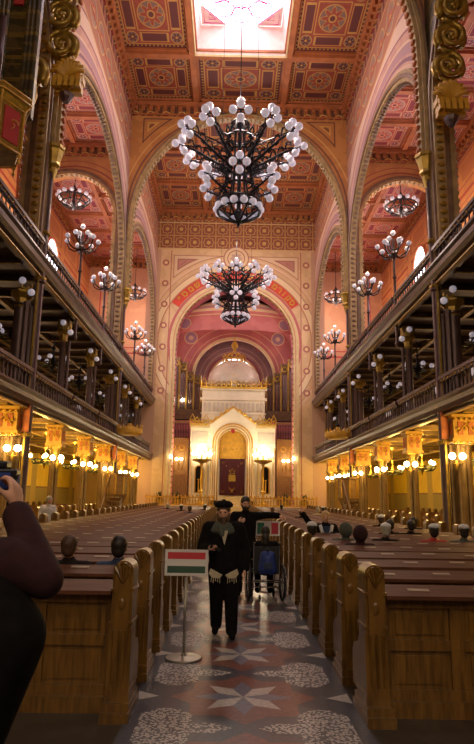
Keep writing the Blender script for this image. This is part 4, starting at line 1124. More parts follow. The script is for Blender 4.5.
# pulpit canopies on the second clustered columns
for s in (-1, 1):
    t = thing('pulpit_canopy', 'round gilt crested canopy projecting from the %s clustered column over the pulpit' % SD[s], 'canopy', (s*5.3, 30.6, 4.85), 0, 'pulpit canopies')
    mb = MB(); mb.lathe([(.5,-.2),(.64,-.12),(.67,.0),(.64,.1),(.4,.16),(.1,.3),(.05,.5)], n=20); mb.tube([(0,0,.1),(s*.45,.6,.2)], .06, 6); mb.build('disc', 'gold_paint', t, 'auto')
    mb = MB()
    for k in range(16): a = k*PI/8; mb.tube([(.62*cos(a-.12),.62*sin(a-.12),.1),(.64*cos(a),.64*sin(a),.30),(.62*cos(a+.12),.62*sin(a+.12),.1)], .03, 5)
    mb.build('crest', 'gold', t)
    mb = MB(); mb.lathe([(.05,.35),(.12,.5),(.05,.6),(.08,.75),(.01,1.1)], n=8); mb.build('finial', 'dark_metal', t, 'auto')
    t = thing('pulpit', 'octagonal carved pulpit with stairs below the gilt canopy on the %s' % SD[s], 'pulpit', (s*5.62, 29.85, 0), 0, 'pulpits')
    mb = MB(); mb.lathe([(.4,0),(.4,.2),(.2,.4),(.2,1.1),(.45,1.6),(.5,1.7),(.5,2.55),(.55,2.6),(.55,2.7),(.42,2.7),(.42,1.75),(0,1.75)], n=8); mb.build('body', 'chancel_wood', t)
    mb = MB()
    for k in range(8): a = k*PI/4; mb.tube([(.51*cos(a),.51*sin(a),1.7),(.51*cos(a),.51*sin(a),2.6)], .035, 5)
    mb.build('gilt_edging', 'gold', t)
    mb = MB()
    for k in range(7): mb.box(-.3, .3, -(.6+.28*k)-.14, -(.6+.28*k)+.14, 1.5-.22*k, 1.62-.22*k)
    mb.tube([(-.3,-.5,2.5),(-.3,-2.4,1.0)], .05, 6); mb.tube([(.3,-.5,1.5),(.3,-2.4,.06)], .05, 6); mb.tube([(-.3,-.5,1.5),(-.3,-2.4,.06)], .05, 6)
    for q in range(4): mb.tube([(-.3,-.6-.55*q,1.4-.42*q),(-.3,-.6-.55*q,2.42-.43*q)], .03, 5)
    mb.box(0,.01,0,.01,0,.01) if False else None; mb.build('stairs', 'pew_wood', t)

# red ring with gilt Hebrew letters over the chancel arch
mb = MB(); N = 60; vs = []; fs = []; a0, a1 = math.radians(33), math.radians(147)
for i in range(N+1):
    a = a0+(a1-a0)*i/N
    for r, y in ((5.18, YE-.01),(5.84, YE-.01),(5.84, YE-.07),(5.18, YE-.07)): vs.append((r*cos(a), y, 13.1+r*sin(a)))
for i in range(N):
    for j in range(4): fs.append((i*4+j, i*4+(j+1)%4, i*4+4+(j+1)%4, i*4+4+j))
fs += [(0,1,2,3), (N*4,N*4+1,N*4+2,N*4+3)]
mb.add(vs, fs); ins = mb.build('inscription_band', mat('band_red', mottled((.55,.05,.03), .15, 2), .5))
tag(ins, 'curved red band with gilt Hebrew letters above the chancel arch', 'inscription')
LET = [(37,'ס'),(42,'ק'),(47,'ו'),(51.5,'ר'),(56.5,'מ'),(66,'ה'),(72,'ל'),(78,'ש'),(84,'ר'),(96,'י'),(101,'ו'),(107,'ה'),(113,'ת'),(123,'ש'),(129,'ם'),(135.5,'ס'),(141,'״')]
for a, ch in LET:
    cu_ = bpy.data.curves.new('letter', 'FONT'); cu_.body = ch; cu_.size = .66; cu_.extrude = .02; cu_.align_x = 'CENTER'; cu_.align_y = 'CENTER'; cu_.offset = .018
    o = bpy.data.objects.new('letter', cu_); COL.objects.link(o); o.parent = ins
    cu_.materials.append(M['gold_paint'])
    th = math.radians(a); o.location = (5.5*cos(th), YE-.10, 13.1+5.5*sin(th)); o.rotation_euler = Euler((PI/2, 0, 0)); o.rotation_euler = (Matrix.Rotation(-(th-PI/2), 3, 'Y') @ Matrix.Rotation(PI/2, 3, 'X')).to_euler()
bpy.context.view_layer.update(); dg = bpy.context.evaluated_depsgraph_get()
for o in [q for q in ins.children]:
    me = bpy.data.meshes.new_from_object(o.evaluated_get(dg)); n_ = bpy.data.objects.new('letter', me); COL.objects.link(n_); n_.parent = ins; n_.location = o.location; n_.rotation_euler = o.rotation_euler
    bpy.data.objects.remove(o)
# ------------------------------------------------------------------ pews
def end_mesh(th=.168, h=1.20):
    mb = MB(); N = 12; w = th/2
    pts = [(-w, .10), (w, .10), (w, h-w)] + [(w*cos(PI*i/N), h-w+w*sin(PI*i/N)) for i in range(1, N)] + [(-w, h-w)]
    mb.prism(pts, 0, .26, 'y', 0)
    mb.prism([(p*.72, .16+(q-.1)*.93) for p, q in pts], -.018, .0, 'y', 0)
    mb.box(-w-.03, w+.03, -.13, .44, 0, .07); mb.box(-w-.02, w+.02, -.08, .40, .07, .13); mb.box(-w-.012, w+.012, -.03, .33, .13, .20)
    mb.prism([(-.03,.2),(-.0,.66),(.0,.66),(.0,.2)], -w-.008, w+.008, 'x')
    for z in (.70, .96): mb.box(-w-.012, w+.012, -.014, .272, z, z+.022)
    for q in (-.6, 0, .6): mb.tube([(q*w, -.02, .26), (q*w, -.022, .66)], .012, 5)
    # carved head: leaf ribs under the round top
    for k in range(5):
        a = PI*(.15+.7*k/4); mb.tube([(0,-.022,h-w-.09), (.05*cos(a),-.03,h-w+.04*sin(a)-.02), (.078*cos(a),-.022,h-w+.078*sin(a))], .011, 5)
    mb.tube([(w*.8*cos(PI*i/8), -.02, h-w+w*.8*sin(PI*i/8)) for i in range(9)], .01, 5)
    mb.sphere((0,-.02,.86), .032, 8, 5, 0, (1,.4,1.6))
    # seat cheek
    mb.prism([(.26,.10),(.74,.10),(.74,.38),(.66,.46),(.50,.50),(.38,.62),(.30,.90),(.26,.95)], -w*.6, w*.6, 'x')
    return mb.mesh('pew_end', [M['pew_end_wood']], 'auto')
ENDM = end_mesh()
def back_mesh(L):
    mb = MB(); mb.box(0, L, .19, .24, .10, .93)
    mb.box(0, L, .15, .20, .84, .93); mb.box(0, L, .16, .20, .50, .585); mb.box(0, L, .155, .20, .12, .20); mb.box(0, L, .10, .2, .0, .12)
    n = max(2, round(L/.62))
    for i in range(n+1):
        x = L*i/n; mb.box(max(0,x-.06), min(L,x+.06), .165, .2, .2, .84)
        if i < n:
            for z0, z1 in ((.24,.46),(.625,.80)): mb.box(x+.11, x+L/n-.11, .178, .192, z0, z1)
    mb.box(0, L, .235, .29, .46, .975)
    return mb.mesh('backrest', [M['pew_wood']])
def ledge_mesh(L):
    mb = MB(); mb.prism([(.02,.925),(.02,.955),(.05,.96),(.31,1.008),(.33,1.003),(.33,.975),(.06,.925)], 0, L, 'x')
    return mb.mesh('book_ledge', [M['ledge_wood']])
def seat_mesh(L):
    mb = MB(); mb.box(0, L, .28, .72, .42, .46); mb.box(0, L, .60, .63, .1, .42)
    return mb.mesh('seat', [M['pew_wood']])
PLATE = MB().box(-.09, .09, -.028, .028, 0, .006).mesh('number_plate', [M['plate']])
SLOPE = math.atan2(.048, .26)
def make_pew(L, plates):
    t = thing('pew', 'wooden pew', 'pew')
    for nm, me in (('backrest', back_mesh(L)), ('book_ledge', ledge_mesh(L)), ('seat', seat_mesh(L))): inst(me, nm, t, (.1,0,0))
    inst(ENDM, 'pew_end', t, (0,0,0)); inst(ENDM, 'pew_end', t, (L+.2,0,0))
    for k in range(plates):
        x = .35+(L-.3)*(k+.1)/plates
        inst(PLATE, 'number_plate', t, (x, .19+.03*((k*7) % 3-1), .9875+.0055*((k*7) % 3-1)), (SLOPE, 0, .06*((k*5) % 3-1)))
    return t
PY0, PS, NROW = 5.2, 1.07, 34
LP = 3.75
main = make_pew(LP, 6)
for s in (-1, 1):
    for k in range(NROW):
        y = PY0+PS*k+(.02 if s < 0 else 0)
        if abs(y-30.6) < 1.2 and False: continue
        o = main if (s == -1 and k == 0) else dup(main)
        x = 1.08 if s > 0 else -1.06-LP-.2+.06
        place(o, (x, y, 0), 'dark wooden pew with arched carved ends, %s row ahead, %s of the centre aisle' % (ORD[k], SD[s]), 0, 'pews along the centre aisle')
side = make_pew(4.0, 0)
for s in (-1, 1):
    k = 0
    for j in range(27):
        y = 12.0+PS*j
        if min(abs(y+.2-c) for c in (THIN+PIERS)) < -1: continue
        o = side if (s == -1 and k == 0) else dup(side)
        x = 7.25 if s > 0 else -7.25-4.2
        place(o, (x, y, 0), 'plain side pew under the %s gallery, %s one ahead beyond the columns' % (SD[s], ORD[k]), 0, 'side pews under the galleries'); k += 1

# ------------------------------------------------------------------ people
def fuse(mb, name, m, parent, voxel=.012, sm=4, **k):
    o = mb.build(name, m, parent, True, **k)
    r = o.modifiers.new('remesh', 'REMESH'); r.mode = 'VOXEL'; r.voxel_size = voxel; r.use_smooth_shade = True
    if sm: q = o.modifiers.new('smooth', 'SMOOTH'); q.iterations = sm; q.factor = .5
    return o
def V(*a): return Vector(a)
def head(mb, c, yaw=0, k=1.0):
    """face looks along (sin yaw, -cos yaw)"""
    c = Vector(c); f = V(sin(yaw), -cos(yaw), 0); l = V(cos(yaw), sin(yaw), 0)
    mb.sphere(c+V(0,0,.02)*k-f*.012*k, .092*k, 16, 12, 0, (.88,.98,1.05)); mb.caps(c+f*.02*k+V(0,0,-.02)*k, .068*k, c+f*.034*k+V(0,0,-.082)*k, .038*k, 12)
    mb.caps(c+f*.085*k+V(0,0,.012)*k, .009*k, c+f*.104*k+V(0,0,-.026)*k, .015*k, 8)      # nose
    mb.caps(c+f*.078*k+l*.035*k+V(0,0,.022)*k, .011*k, c+f*.078*k-l*.035*k+V(0,0,.022)*k, .011*k, 8)   # brow
    mb.caps(c+f*.082*k+l*.016*k+V(0,0,-.055)*k, .010*k, c+f*.082*k-l*.016*k+V(0,0,-.055)*k, .010*k, 8)   # lips
    for s in (-1, 1): mb.sphere(c+l*s*.086*k+V(0,0,-.01)*k, .024*k, 8, 6, 0, (.5,.8,1.2))
def face_bits(t, c, yaw, k=1.0):
    c = Vector(c); f = V(sin(yaw), -cos(yaw), 0); l = V(cos(yaw), sin(yaw), 0)
    for s in (-1, 1): MB().sphere(c+f*.083*k+l*s*.032*k+V(0,0,.003)*k, .011*k, 8, 6).build('eye', 'black_cloth', t, True)
    MB().sphere(c+f*.092*k+V(0,0,-.055)*k, .018*k, 8, 6, 0, (1,.4,.35)).build('mouth', 'brick_red', t, True)
def hand(mb, w, d, n, side=1, curl=.5, k=1.0):
    w = Vector(w); d = Vector(d).normalized(); n = Vector(n); n = (n-d*n.dot(d)).normalized(); l = d.cross(n)*side
    base = []
    for i, (o, L) in enumerate(((-.030,.072),(-.010,.080),(.011,.076),(.030,.066))):
        kn = w+d*(.085-.006*abs(i-1))*k+l*o*k; mb.caps(w+l*o*.6*k, .017*k, kn, .0125*k, 8); p = kn; a = curl*.5
        for j, (q, r) in enumerate(((.42,.0100),(.32,.0090),(.26,.0078))):
            dd = d*cos(a)+n*sin(a); p2 = p+dd*L*q*k; mb.caps(p, r*k, p2, r*k*.9, 8); p = p2; a += curl
    p0 = w-l*.022*k+d*.02*k; p1 = p0+(d*.6-l*.7+n*.35).normalized()*.042*k; p2 = p1+(d*.8-l*.25+n*.5*(.5+curl)).normalized()*.032*k; p3 = p2+(d*.8+n*.4*curl).normalized()*.022*k
    mb.caps(p0, .016*k, p1, .0125*k, 8); mb.caps(p1, .0125*k, p2, .0105*k, 8); mb.caps(p2, .0105*k, p3, .009*k, 8)
def limbs(mb, J, g=0, arms=True, legs=True, torso=True, hem=None, cuff=1):
    A = lambda a, ra, b, rb: mb.caps(J[a], ra+g, J[b], rb+g, 12)
    if torso:
        c, p = Vector(J['chest']), Vector(J['pelvis']); sl, sr = Vector(J['sl']), Vector(J['sr'])
        mb.caps(p, .125+g, (c+p)/2, .115+g, 14); mb.caps((c+p)/2, .115+g, c, .13+g, 14)
        lat = (sl-sr).normalized()
        for q in (-1, 1):
            mb.caps(p+lat*q*.05, .115+g, c+lat*q*.065, .12+g, 14)
        mb.caps(sl, .06+g, sr, .06+g, 12); mb.caps(c+V(0,0,.06), .10+g, J['neck'], .055+g*.6, 12)
    if arms:
        for q in 'lr':
            A('s'+q, .058, 'e'+q, .043); e, w = Vector(J['e'+q]), Vector(J['w'+q]); mb.caps(e, .043+g, e+(w-e)*cuff, (.030 if cuff == 1 else .034)+g, 12)
    if legs:
        for q in 'lr':
            A('h'+q, .088, 'k'+q, .058); A('k'+q, .056, 'a'+q, .040)
        mb.caps(J['hl'], .09+g, J['hr'], .09+g, 12)
def person(label, J, yaw, cloth, trousers, hair, loc, voxel=.014, headk=1.0, hands=(), shoes='black_cloth', face=True, coat_hem=None, cuff=.97, grp=None, bulk=.022):
    t = thing('person', label, 'person', loc, 0, grp)
    mb = MB(); limbs(mb, J); mb.caps(J['neck'], .05, Vector(J['head'])+V(0,.01,-.05), .05, 12); head(mb, J['head'], yaw, headk)
    for h in hands: hand(mb, *h)
    for q in 'lr':
        a = Vector(J['a'+q]); mb.caps(a, .038, Vector(J['t'+q]), .032, 10)
    fuse(mb, 'body', 'skin', t, voxel if not hands else min(voxel, .008), 3)
    if face: face_bits(t, J['head'], yaw, headk)
    mb = MB(); limbs(mb, J, bulk, legs=False, cuff=cuff)
    if coat_hem is not None:
        p = Vector(J['pelvis']); mb.caps(p+V(-.06,0,0), .15, p+V(-.07,0,coat_hem), .13, 12); mb.caps(p+V(.06,0,0), .15, p+V(.07,0,coat_hem), .13, 12)
    fuse(mb, 'jacket', cloth, t, .016, 3)
    mb = MB(); limbs(mb, J, bulk*1.4-.008, arms=False, torso=False); fuse(mb, 'trousers', trousers, t, .016, 3)
    for q in 'lr':
        a = Vector(J['a'+q]); b = Vector(J['t'+q]); mb = MB(); mb.caps(a+V(0,0,-.01), .052, b, .044, 10); mb.caps(a+V(0,0,.03), .05, a, .05, 10); fuse(mb, 'shoe', shoes, t, .014, 2)
    return t
def hair_cap(t, c, yaw, m, k=1.0, back=0, name='hair', long=0):
    c = Vector(c); f = V(sin(yaw), -cos(yaw), 0); mb = MB()
    mb.sphere(c+V(0,0,.045)*k-f*.022*k, .102*k, 16, 10, 0, (.92,1,.95)); mb.sphere(c-f*.045*k+V(0,0,-.01)*k, .082*k, 14, 10, 0, (1,.8,1.1))
    if long: mb.caps(c-f*.06+V(0,0,-.05), .08, c-f*.07+V(0,0,-.05-long), .07, 12)
    return fuse(mb, name, m, t, .012, 2)

# the bearded man walking up the aisle
g = (-.19, 8.15, 0)
J = dict(head=(-.02,-.03,1.525), neck=(-.02,0,1.39), chest=(-.01,.02,1.22), pelvis=(0,.02,.86), sl=(.19,.02,1.32), sr=(-.21,.02,1.32),
         el=(.27,.05,1.06), wl=(.27,-.03,.83), er=(-.29,.02,1.07), wr=(-.18,-.20,1.06), hl=(.09,.02,.83), hr=(-.09,.02,.83),
         kl=(.10,-.05,.46), kr=(-.09,.03,.45), al=(.11,-.10,.08), ar=(-.09,.14,.11), tl=(.12,-.25,.045), tr=(-.10,-.01,.05))
t = person('bearded man in black jacket, hat and grey scarf walking up the aisle reading a phone', J, -.1, 'black_cloth', 'black_cloth', 'brown_hair', g,
           hands=[((-.18,-.20,1.06), (.5,-.75,.15), (0,.3,1), -1, .55), ((.27,-.04,.82), (0,-.15,-1), (-1,0,0), 1, .35)], coat_hem=-.05, bulk=.032)
c = Vector(J['head']); hair_cap(t, c, -.1, 'brown_hair', 1.0)
mb = MB(); mb.caps(c+V(0,-.06,-.085), .046, c+V(0,-.075,-.165), .034, 12); mb.caps(c+V(-.07,-.01,-.02), .022, c+V(-.05,-.04,-.1), .03, 10); mb.caps(c+V(.07,-.01,-.02), .022, c+V(.05,-.04,-.1), .03, 10); fuse(mb, 'beard', 'brown_hair', t, .01, 1)
mb = MB(); mb.lathe([(0,.155),(.07,.15),(.105,.13),(.125,.105),(.125,.08),(.10,.065),(0,.065)], c+V(0,.02,.0), 20); mb.sphere(c+V(0,.02,.16), .03, 8, 5, 0, (1,1,.4)); mb.build('hat', 'black_cloth', t, 'auto')
mb = MB()
for z, r_, w_ in ((1.36,.09,.038),(1.32,.115,.045),(1.28,.135,.045)): mb.tube([(c.x+r_*cos(a*PI/8), .0+r_*.85*sin(a*PI/8)-.01, z-.02*sin(a*PI/8+.5)) for a in range(16)], w_, 8, 0, True)
mb.caps((-.05,-.13,1.33), .05, (-.03,-.15,1.25), .035, 10); fuse(mb, 'scarf', 'grey_knit', t, .014, 2)
mb = MB(); mb.prism([(-.055,1.30),(.045,1.30),(.0,1.12)], -.165, -.145, 'y'); mb.build('shirt_front', 'cream_cloth', t)
mb = MB()     # fringed white garment edge below the jacket
for s in (-1, 1):
    mb.prism([(s*.02,.755),(s*.17,.83),(s*.19,.77),(s*.15,.72),(s*.05,.715)], -.17, -.14, 'y')
    for k in range(5): mb.tube([(s*(.05+.026*k),-.16,.73),(s*(.05+.028*k),-.17,.655+.012*(k % 3))], .006, 4)
mb.build('fringed_garment', 'cream_cloth', t)
ph = MB().box(-.035,.035,-.006,.006,-.065,.065).build('phone', 'dark_metal', None, label='small dark phone held by the bearded man in the aisle', cat='phone'); ph.location = (g[0]-.10, g[1]-.275, 1.09); ph.rotation_euler = (math.radians(-60), 0, math.radians(55))
# man in a dark coat behind him
g = (.16, 11.3, 0)
J = dict(head=(0,-.02,1.60), neck=(0,0,1.46), chest=(0,.02,1.28), pelvis=(0,.02,.92), sl=(.20,.02,1.38), sr=(-.20,.02,1.38),
         el=(.38,.02,1.40), wl=(.60,-.04,1.40), er=(-.27,0,1.12), wr=(-.13,-.20,1.26), hl=(.09,.02,.88), hr=(-.09,.02,.88),
         kl=(.10,0,.48), kr=(-.10,-.02,.48), al=(.10,.03,.08), ar=(-.10,.03,.08), tl=(.11,-.10,.045), tr=(-.11,-.10,.045))
t = person('smiling dark-bearded man in a long black coat standing behind the wheelchair', J, .15, 'black_cloth', 'black_cloth', 'dark_hair', g,
           hands=[((-.13,-.20,1.26), (.6,-.3,.35), (0,1,0), -1, .6), ((.60,-.04,1.40), (.9,-.1,-.2), (0,0,-1), 1, .5)], coat_hem=-.38)
c = Vector(J['head']); hair_cap(t, c, .15, 'dark_hair')
mb = MB(); mb.caps(c+V(0,-.055,-.07), .045, c+V(0,-.06,-.10), .035, 12); mb.caps(c+V(-.07,-.02,-.03), .016, c+V(-.04,-.05,-.09), .024, 10); mb.caps(c+V(.07,-.02,-.03), .016, c+V(.04,-.05,-.09), .024, 10); fuse(mb, 'beard', 'dark_hair', t, .01, 1)
# seated figure template
def seated(label, loc, coat, hair, kippah=None, yaw=PI, hood=False, lean=0, sc=.98, grp='people seated in the pews', face=False, jl=None, hat=None, long=0):
    J = dict(head=(0,-.02+lean,1.19), neck=(0,0,1.05), chest=(0,0,.88), pelvis=(0,-.04,.58), sl=(.19,0,.97), sr=(-.19,0,.97), el=(.24,.10,.73), wl=(.15,.26,.66), er=(-.24,.10,.73), wr=(-.15,.26,.66),
             hl=(.09,0,.56), hr=(-.09,0,.56), kl=(.12,.40,.55), kr=(-.12,.40,.55), al=(.12,.40,.12), ar=(-.12,.40,.12), tl=(.12,.50,.05), tr=(-.12,.50,.05))
    if jl: J.update(jl)
    t = thing('person', label, 'person', loc, 0, grp)
    if sc != 1: t.scale = (sc,)*3
    mb = MB(); limbs(mb, J, legs=True); mb.caps(J['neck'], .05, Vector(J['head'])+V(0,0,-.05), .05, 12); head(mb, J['head'], yaw)
    fuse(mb, 'body', 'skin', t, .016, 2)
    if face: face_bits(t, J['head'], yaw)
    mb = MB(); limbs(mb, J, .024, legs=False, cuff=.95)
    if hood: mb.sphere(Vector(J['head'])+V(0,-.01,.015), .128, 14, 10, 0, (1,1,1.1))
    fuse(mb, 'coat', coat, t, .018, 2)
    mb = MB(); limbs(mb, J, .018, arms=False, torso=False); fuse(mb, 'trousers', 'black_cloth', t, .018, 2)
    if not hood: hair_cap(t, J['head'], yaw, hair, long=long)
    if kippah: hc = Vector(J['head'])+V(0,-.03,.0) if abs(yaw-PI) < 1 else Vector(J['head'])+V(0,.03,.0); MB().lathe([(.102,.075),(.09,.115),(.055,.145),(0,.156)], hc, 14).build('kippah', kippah, t, True)
    return t
def seat_y(y): return PY0+PS*round((y-.52-PY0)/PS)+.52
SP = [(-1.86,6.6,'dark_cloth','brown_hair',None,'brown-haired head and shoulders in the nearest left pew, left of the other'),
      (-1.32,6.6,'navy_cloth','dark_hair',None,'dark-haired person in the nearest left pews beside the aisle'),
      (1.98,9.9,'maroon_cloth','brown_hair','H','person in a dark maroon hood seated in the right pews near the aisle'),
      (2.66,11.0,'dark_cloth','grey_hair','white_cloth','grey-haired man with a white skullcap in the right pews'),
      (3.3,12.7,'black_cloth','dark_hair',None,'dark-haired person just behind the grey-haired man in the right pews'),
      (3.52,11.0,'crimson','dark_hair','white_cloth','person in red with a white skullcap in the right pews'),
      (4.06,11.6,'grey_knit','dark_hair','white_cloth','person in dark grey with a white skullcap, farthest right in the pews'),
      (3.75,13.4,'black_cloth','dark_hair',None,'dark figure behind the person in red in the right pews'),
      (4.45,15.6,'black_cloth','dark_hair',None,'dark-coated figure far right in the middle of the right pews'),
      (3.9,16.7,'dark_cloth','brown_hair','white_cloth','person with a white skullcap in the middle rows on the right'),
      (1.34,11.6,'grey_knit','dark_hair','white_cloth','person with a white skullcap right beside the aisle on the right'),
      (1.95,11.0,'grey_knit','dark_hair','H','grey-green hooded figure in front of the blonde woman'),
      (-2.35,28.0,'dark_cloth','dark_hair','white_cloth','far person with a white skullcap in the left pews, leftmost'),
      (-1.75,24.8,'navy_cloth','brown_hair',None,'far person in blue in the left pews near the aisle'),
      (-1.35,29.8,'black_cloth','dark_hair','white_cloth','far person in black with a white skullcap beside the aisle, left pews'),
      (-3.3,31.0,'dark_cloth','grey_hair',None,'far grey-haired person in the left pews'),
      (2.4,22.0,'black_cloth','dark_hair','white_cloth','far person in black with a white skullcap in the right pews'),
      (1.6,25.2,'dark_cloth','brown_hair',None,'far brown-haired person beside the aisle in the right pews'),
      (3.6,26.3,'cream_cloth','grey_hair',None,'far person in a pale coat in the right pews'),
      (4.3,29.5,'black_cloth','dark_hair','white_cloth','far person in black by the outer end of the right pews'),
      (2.6,32.8,'navy_cloth','dark_hair',None,'farthest person in blue in the right pews')]
for x, y, coat, hair, kp, lab in SP:
    seated(lab, (x, seat_y(y), 0), coat, hair, None if kp == 'H' else kp, hood=(kp == 'H'))
# blonde woman turned round with a raised arm
seated('blonde woman in black and white turned to the viewer with one arm raised', (1.92, seat_y(13.3), .16), 'black_cloth', 'blonde_hair', None, yaw=-.1, face=True,
       jl=dict(er=(-.36,-.05,1.06), wr=(-.50,-.12,1.26), el=(.25,-.12,.80), wl=(.10,-.25,.84)), grp=None)
wm = bpy.data.objects[[o.name for o in COL.objects if o.get('label', '').startswith('blonde woman')][0]]
mb = MB(); mb.tube([(-.13,-.12,1.02),(-.10,-.165,.9),(-.02,-.17,.72)], .035, 8); mb.tube([(.13,-.12,1.02),(.10,-.165,.9),(.02,-.17,.72)], .035, 8); mb.build('white_lapels', 'white_cloth', wm, True)
mb = MB(); mb.prism([(-.07,1.0),(.07,1.0),(.05,.75),(-.05,.75)], -.165, -.13, 'y'); mb.build('blue_blouse', 'navy_cloth', wm)
mb = MB(); hand(mb, (-.50,-.12,1.26), (-.3,0,1), (0,-1,0), -1, .3); fuse(mb, 'hand', 'skin', wm, .008, 1)
# white-haired man by the left columns
g = (-5.72, 19.0, 0)
J = dict(head=(.06,-.10,1.50), neck=(.03,-.04,1.37), chest=(.0,0,1.19), pelvis=(-.02,.06,.86), sl=(.18,0,1.28), sr=(-.18,0,1.28), el=(.24,-.05,1.0), wl=(.20,-.22,.88), er=(-.22,-.05,1.0), wr=(-.12,-.24,.92),
         hl=(.09,.04,.83), hr=(-.09,.04,.83), kl=(.10,0,.46), kr=(-.10,0,.46), al=(.10,.05,.08), ar=(-.10,.05,.08), tl=(.11,-.09,.045), tr=(-.11,-.09,.045))
t = person('white-haired man in a white shirt standing by the nearest left clustered column', J, 1.2, 'white_cloth', 'dark_cloth', 'grey_hair', g)
hair_cap(t, J['head'], 1.2, 'grey_hair')

# photographer at the left edge, seen from behind
g = (-1.06, 2.12, 0)
J = dict(head=(.0,.06,1.76), neck=(.0,.0,1.60), chest=(.02,-.02,1.40), pelvis=(.0,-.02,.98), sl=(-.20,-.02,1.50), sr=(.19,-.02,1.52),
         er=(.315,.0,1.46), wr=(.155,.12,1.68), el=(-.32,.06,1.42), wl=(-.02,.28,1.70), hl=(-.09,-.02,.94), hr=(.09,-.02,.94),
         kl=(-.10,0,.5), kr=(.10,0,.5), al=(-.10,-.03,.08), ar=(.10,-.03,.08), tl=(-.11,.10,.045), tr=(.11,.10,.045))
t = person('person in a maroon sweater and black vest photographing at the left edge', J, PI, 'maroon_cloth', 'black_cloth', 'dark_hair', g,
           hands=[((.155,.13,1.69), (-.25,.25,1), (-1,.2,0), -1, .75), ((-.02,.28,1.70), (.5,.2,.8), (1,0,0), 1, .6)], coat_hem=-.1, cuff=.93)
hair_cap(t, J['head'], PI, 'dark_hair')
mb = MB(); mb.caps((-.08,-.02,1.44), .15, (-.07,-.03,.95), .17, 14); mb.caps((.09,-.04,1.40), .15, (.22,-.06,1.29), .13, 14); mb.caps((.22,-.06,1.29), .13, (.06,-.03,.90), .14, 14)
fuse(mb, 'vest', 'black_cloth', t, .014, 4)
cx, cy, cz = g[0]+.035, g[1]+.26, 1.79
t = thing('photo_camera', 'black camera with a neck strap held up at the left edge', 'camera', (cx, cy, cz))
mb = MB(); mb.box(-.07,.07,-.03,.03,-.045,.045); mb.box(-.03,.03,-.03,.035,.045,.075); bo = mb.build('body', 'dark_metal', t); b_ = bo.modifiers.new('bevel','BEVEL'); b_.width = .008; b_.segments = 2
mb = MB(); mb.lathe([(.035,.03),(.038,.05),(.036,.12),(.03,.13),(0,.125)], (0,0,0), 16, 0, Matrix.Rotation(-PI/2, 4, 'X')); mb.build('lens', 'rubber', t, 'auto')
mb = MB(); mb.box(-.05,.05,-.034,-.030,-.03,.03); mb.build('screen', 'blue_cloth', t)
mb = MB(); mb.tube([(.07,0,.02),(.085,-.05,-.04),(.10,-.10,-.10),(.15,-.13,-.13),(.13,-.2,-.2),(.05,-.28,-.22)], .008, 5); mb.tube([(.07,-.02,.0),(.07,-.07,-.09),(.085,-.1,-.15)], .014, 5); mb.build('strap', 'rubber', t, True)

# ------------------------------------------------------------------ signs and wheelchair
def flag_sign(loc, h, w, hh, cols, vertical, label, tilt=.12, basey=.2):
    t = thing('flag_sign', label, 'sign', loc)
    mb = MB(); mb.tube([(0,.0,.02),(0,.0,h-.02)], .016, 10); mb.build('pole', 'steel', t, True)
    mb = MB(); mb.lathe([(.20,0),(.20,.012),(.19,.022),(.03,.035),(.02,.06)], n=28); mb.build('base', 'steel', t, 'auto')
    T = Matrix.Translation((0,-.02,h)) @ Matrix.Rotation(-tilt, 4, 'X')
    mb = MB(); mb.box(-w/2,w/2,-.008,.012,-.0,hh,0,T)
    mb.box(-w/2,w/2,-.014,.0,0,.018,0,T); mb.box(-w/2,w/2,-.014,.0,hh-.018,hh,0,T); mb.box(-w/2,-w/2+.018,-.014,.0,0,hh,0,T); mb.box(w/2-.018,w/2,-.014,.0,0,hh,0,T); bd = mb.build('board', 'sign_frame', t)
    for k, c in enumerate(cols):
        mb = MB(); a = .03; 
        if vertical: mb.box(-w/2+a+(w-2*a)*k/3, -w/2+a+(w-2*a)*(k+1)/3, -.011, -.007, a, hh-a, 0, T)
        else: mb.box(-w/2+a, w/2-a, -.011, -.007, a+(hh-2*a)*(2-k)/3, a+(hh-2*a)*(3-k)/3, 0, T)
        mb.build('stripe', c, bd, label=['red','white','dark green'][k]+' stripe' if not vertical else ['green','white','red'][k]+' stripe')
    return t
flag_sign((-.60, 6.98, .006), .86, .48, .28, ('flag_red','flag_white','flag_green'), False, 'red, white and green horizontal tricolour board on a steel stand in the aisle')
flag_sign((.60, 11.8, .006), 1.0, .46, .27, ('flag_green2','flag_white','flag_red'), True, 'small green, white and red upright tricolour board behind the wheelchair')
t = thing('wheelchair', 'dark wheelchair with chrome frame seen from behind in the aisle', 'wheelchair', (.50, 10.75, 0), math.radians(4))
for s in (-1, 1):
    mb = MB(); T = lambda a, r, x=s*.29: (x, r*cos(a), .305+r*sin(a))
    mb.tube([T(a*PI/14, .285) for a in range(28)], .02, 8, 0, True); w_ = mb.build('wheel', 'rubber', t, True)
    mb = MB(); mb.tube([T(a*PI/14, .25, s*.325) for a in range(28)], .009, 6, 0, True)
    for k in range(10): mb.tube([T(k*PI/5, .03), T(k*PI/5, .27)], .004, 4)
    mb.tube([(s*.26,0,.305),(s*.33,0,.305)], .025, 8); mb.build('hand_rim', 'chrome', w_, True)
    mb = MB(); mb.tube([(s*.20,.42+.07*cos(a*PI/6),.08+.07*sin(a*PI/6)) for a in range(12)], .016, 6, 0, True); mb.build('caster', 'rubber', t, True)
    mb = MB(); mb.lathe([(.02,-.012),(.055,-.012),(.055,.012),(.02,.012)], (0,0,0), 14, 0, Matrix.Translation((-.13+.0*s, -.30, .09+.17*(s > 0))) @ Matrix.Rotation(PI/2, 4, 'Y')); mb.build('rear_caster', 'rubber', t, 'auto')
mb = MB()
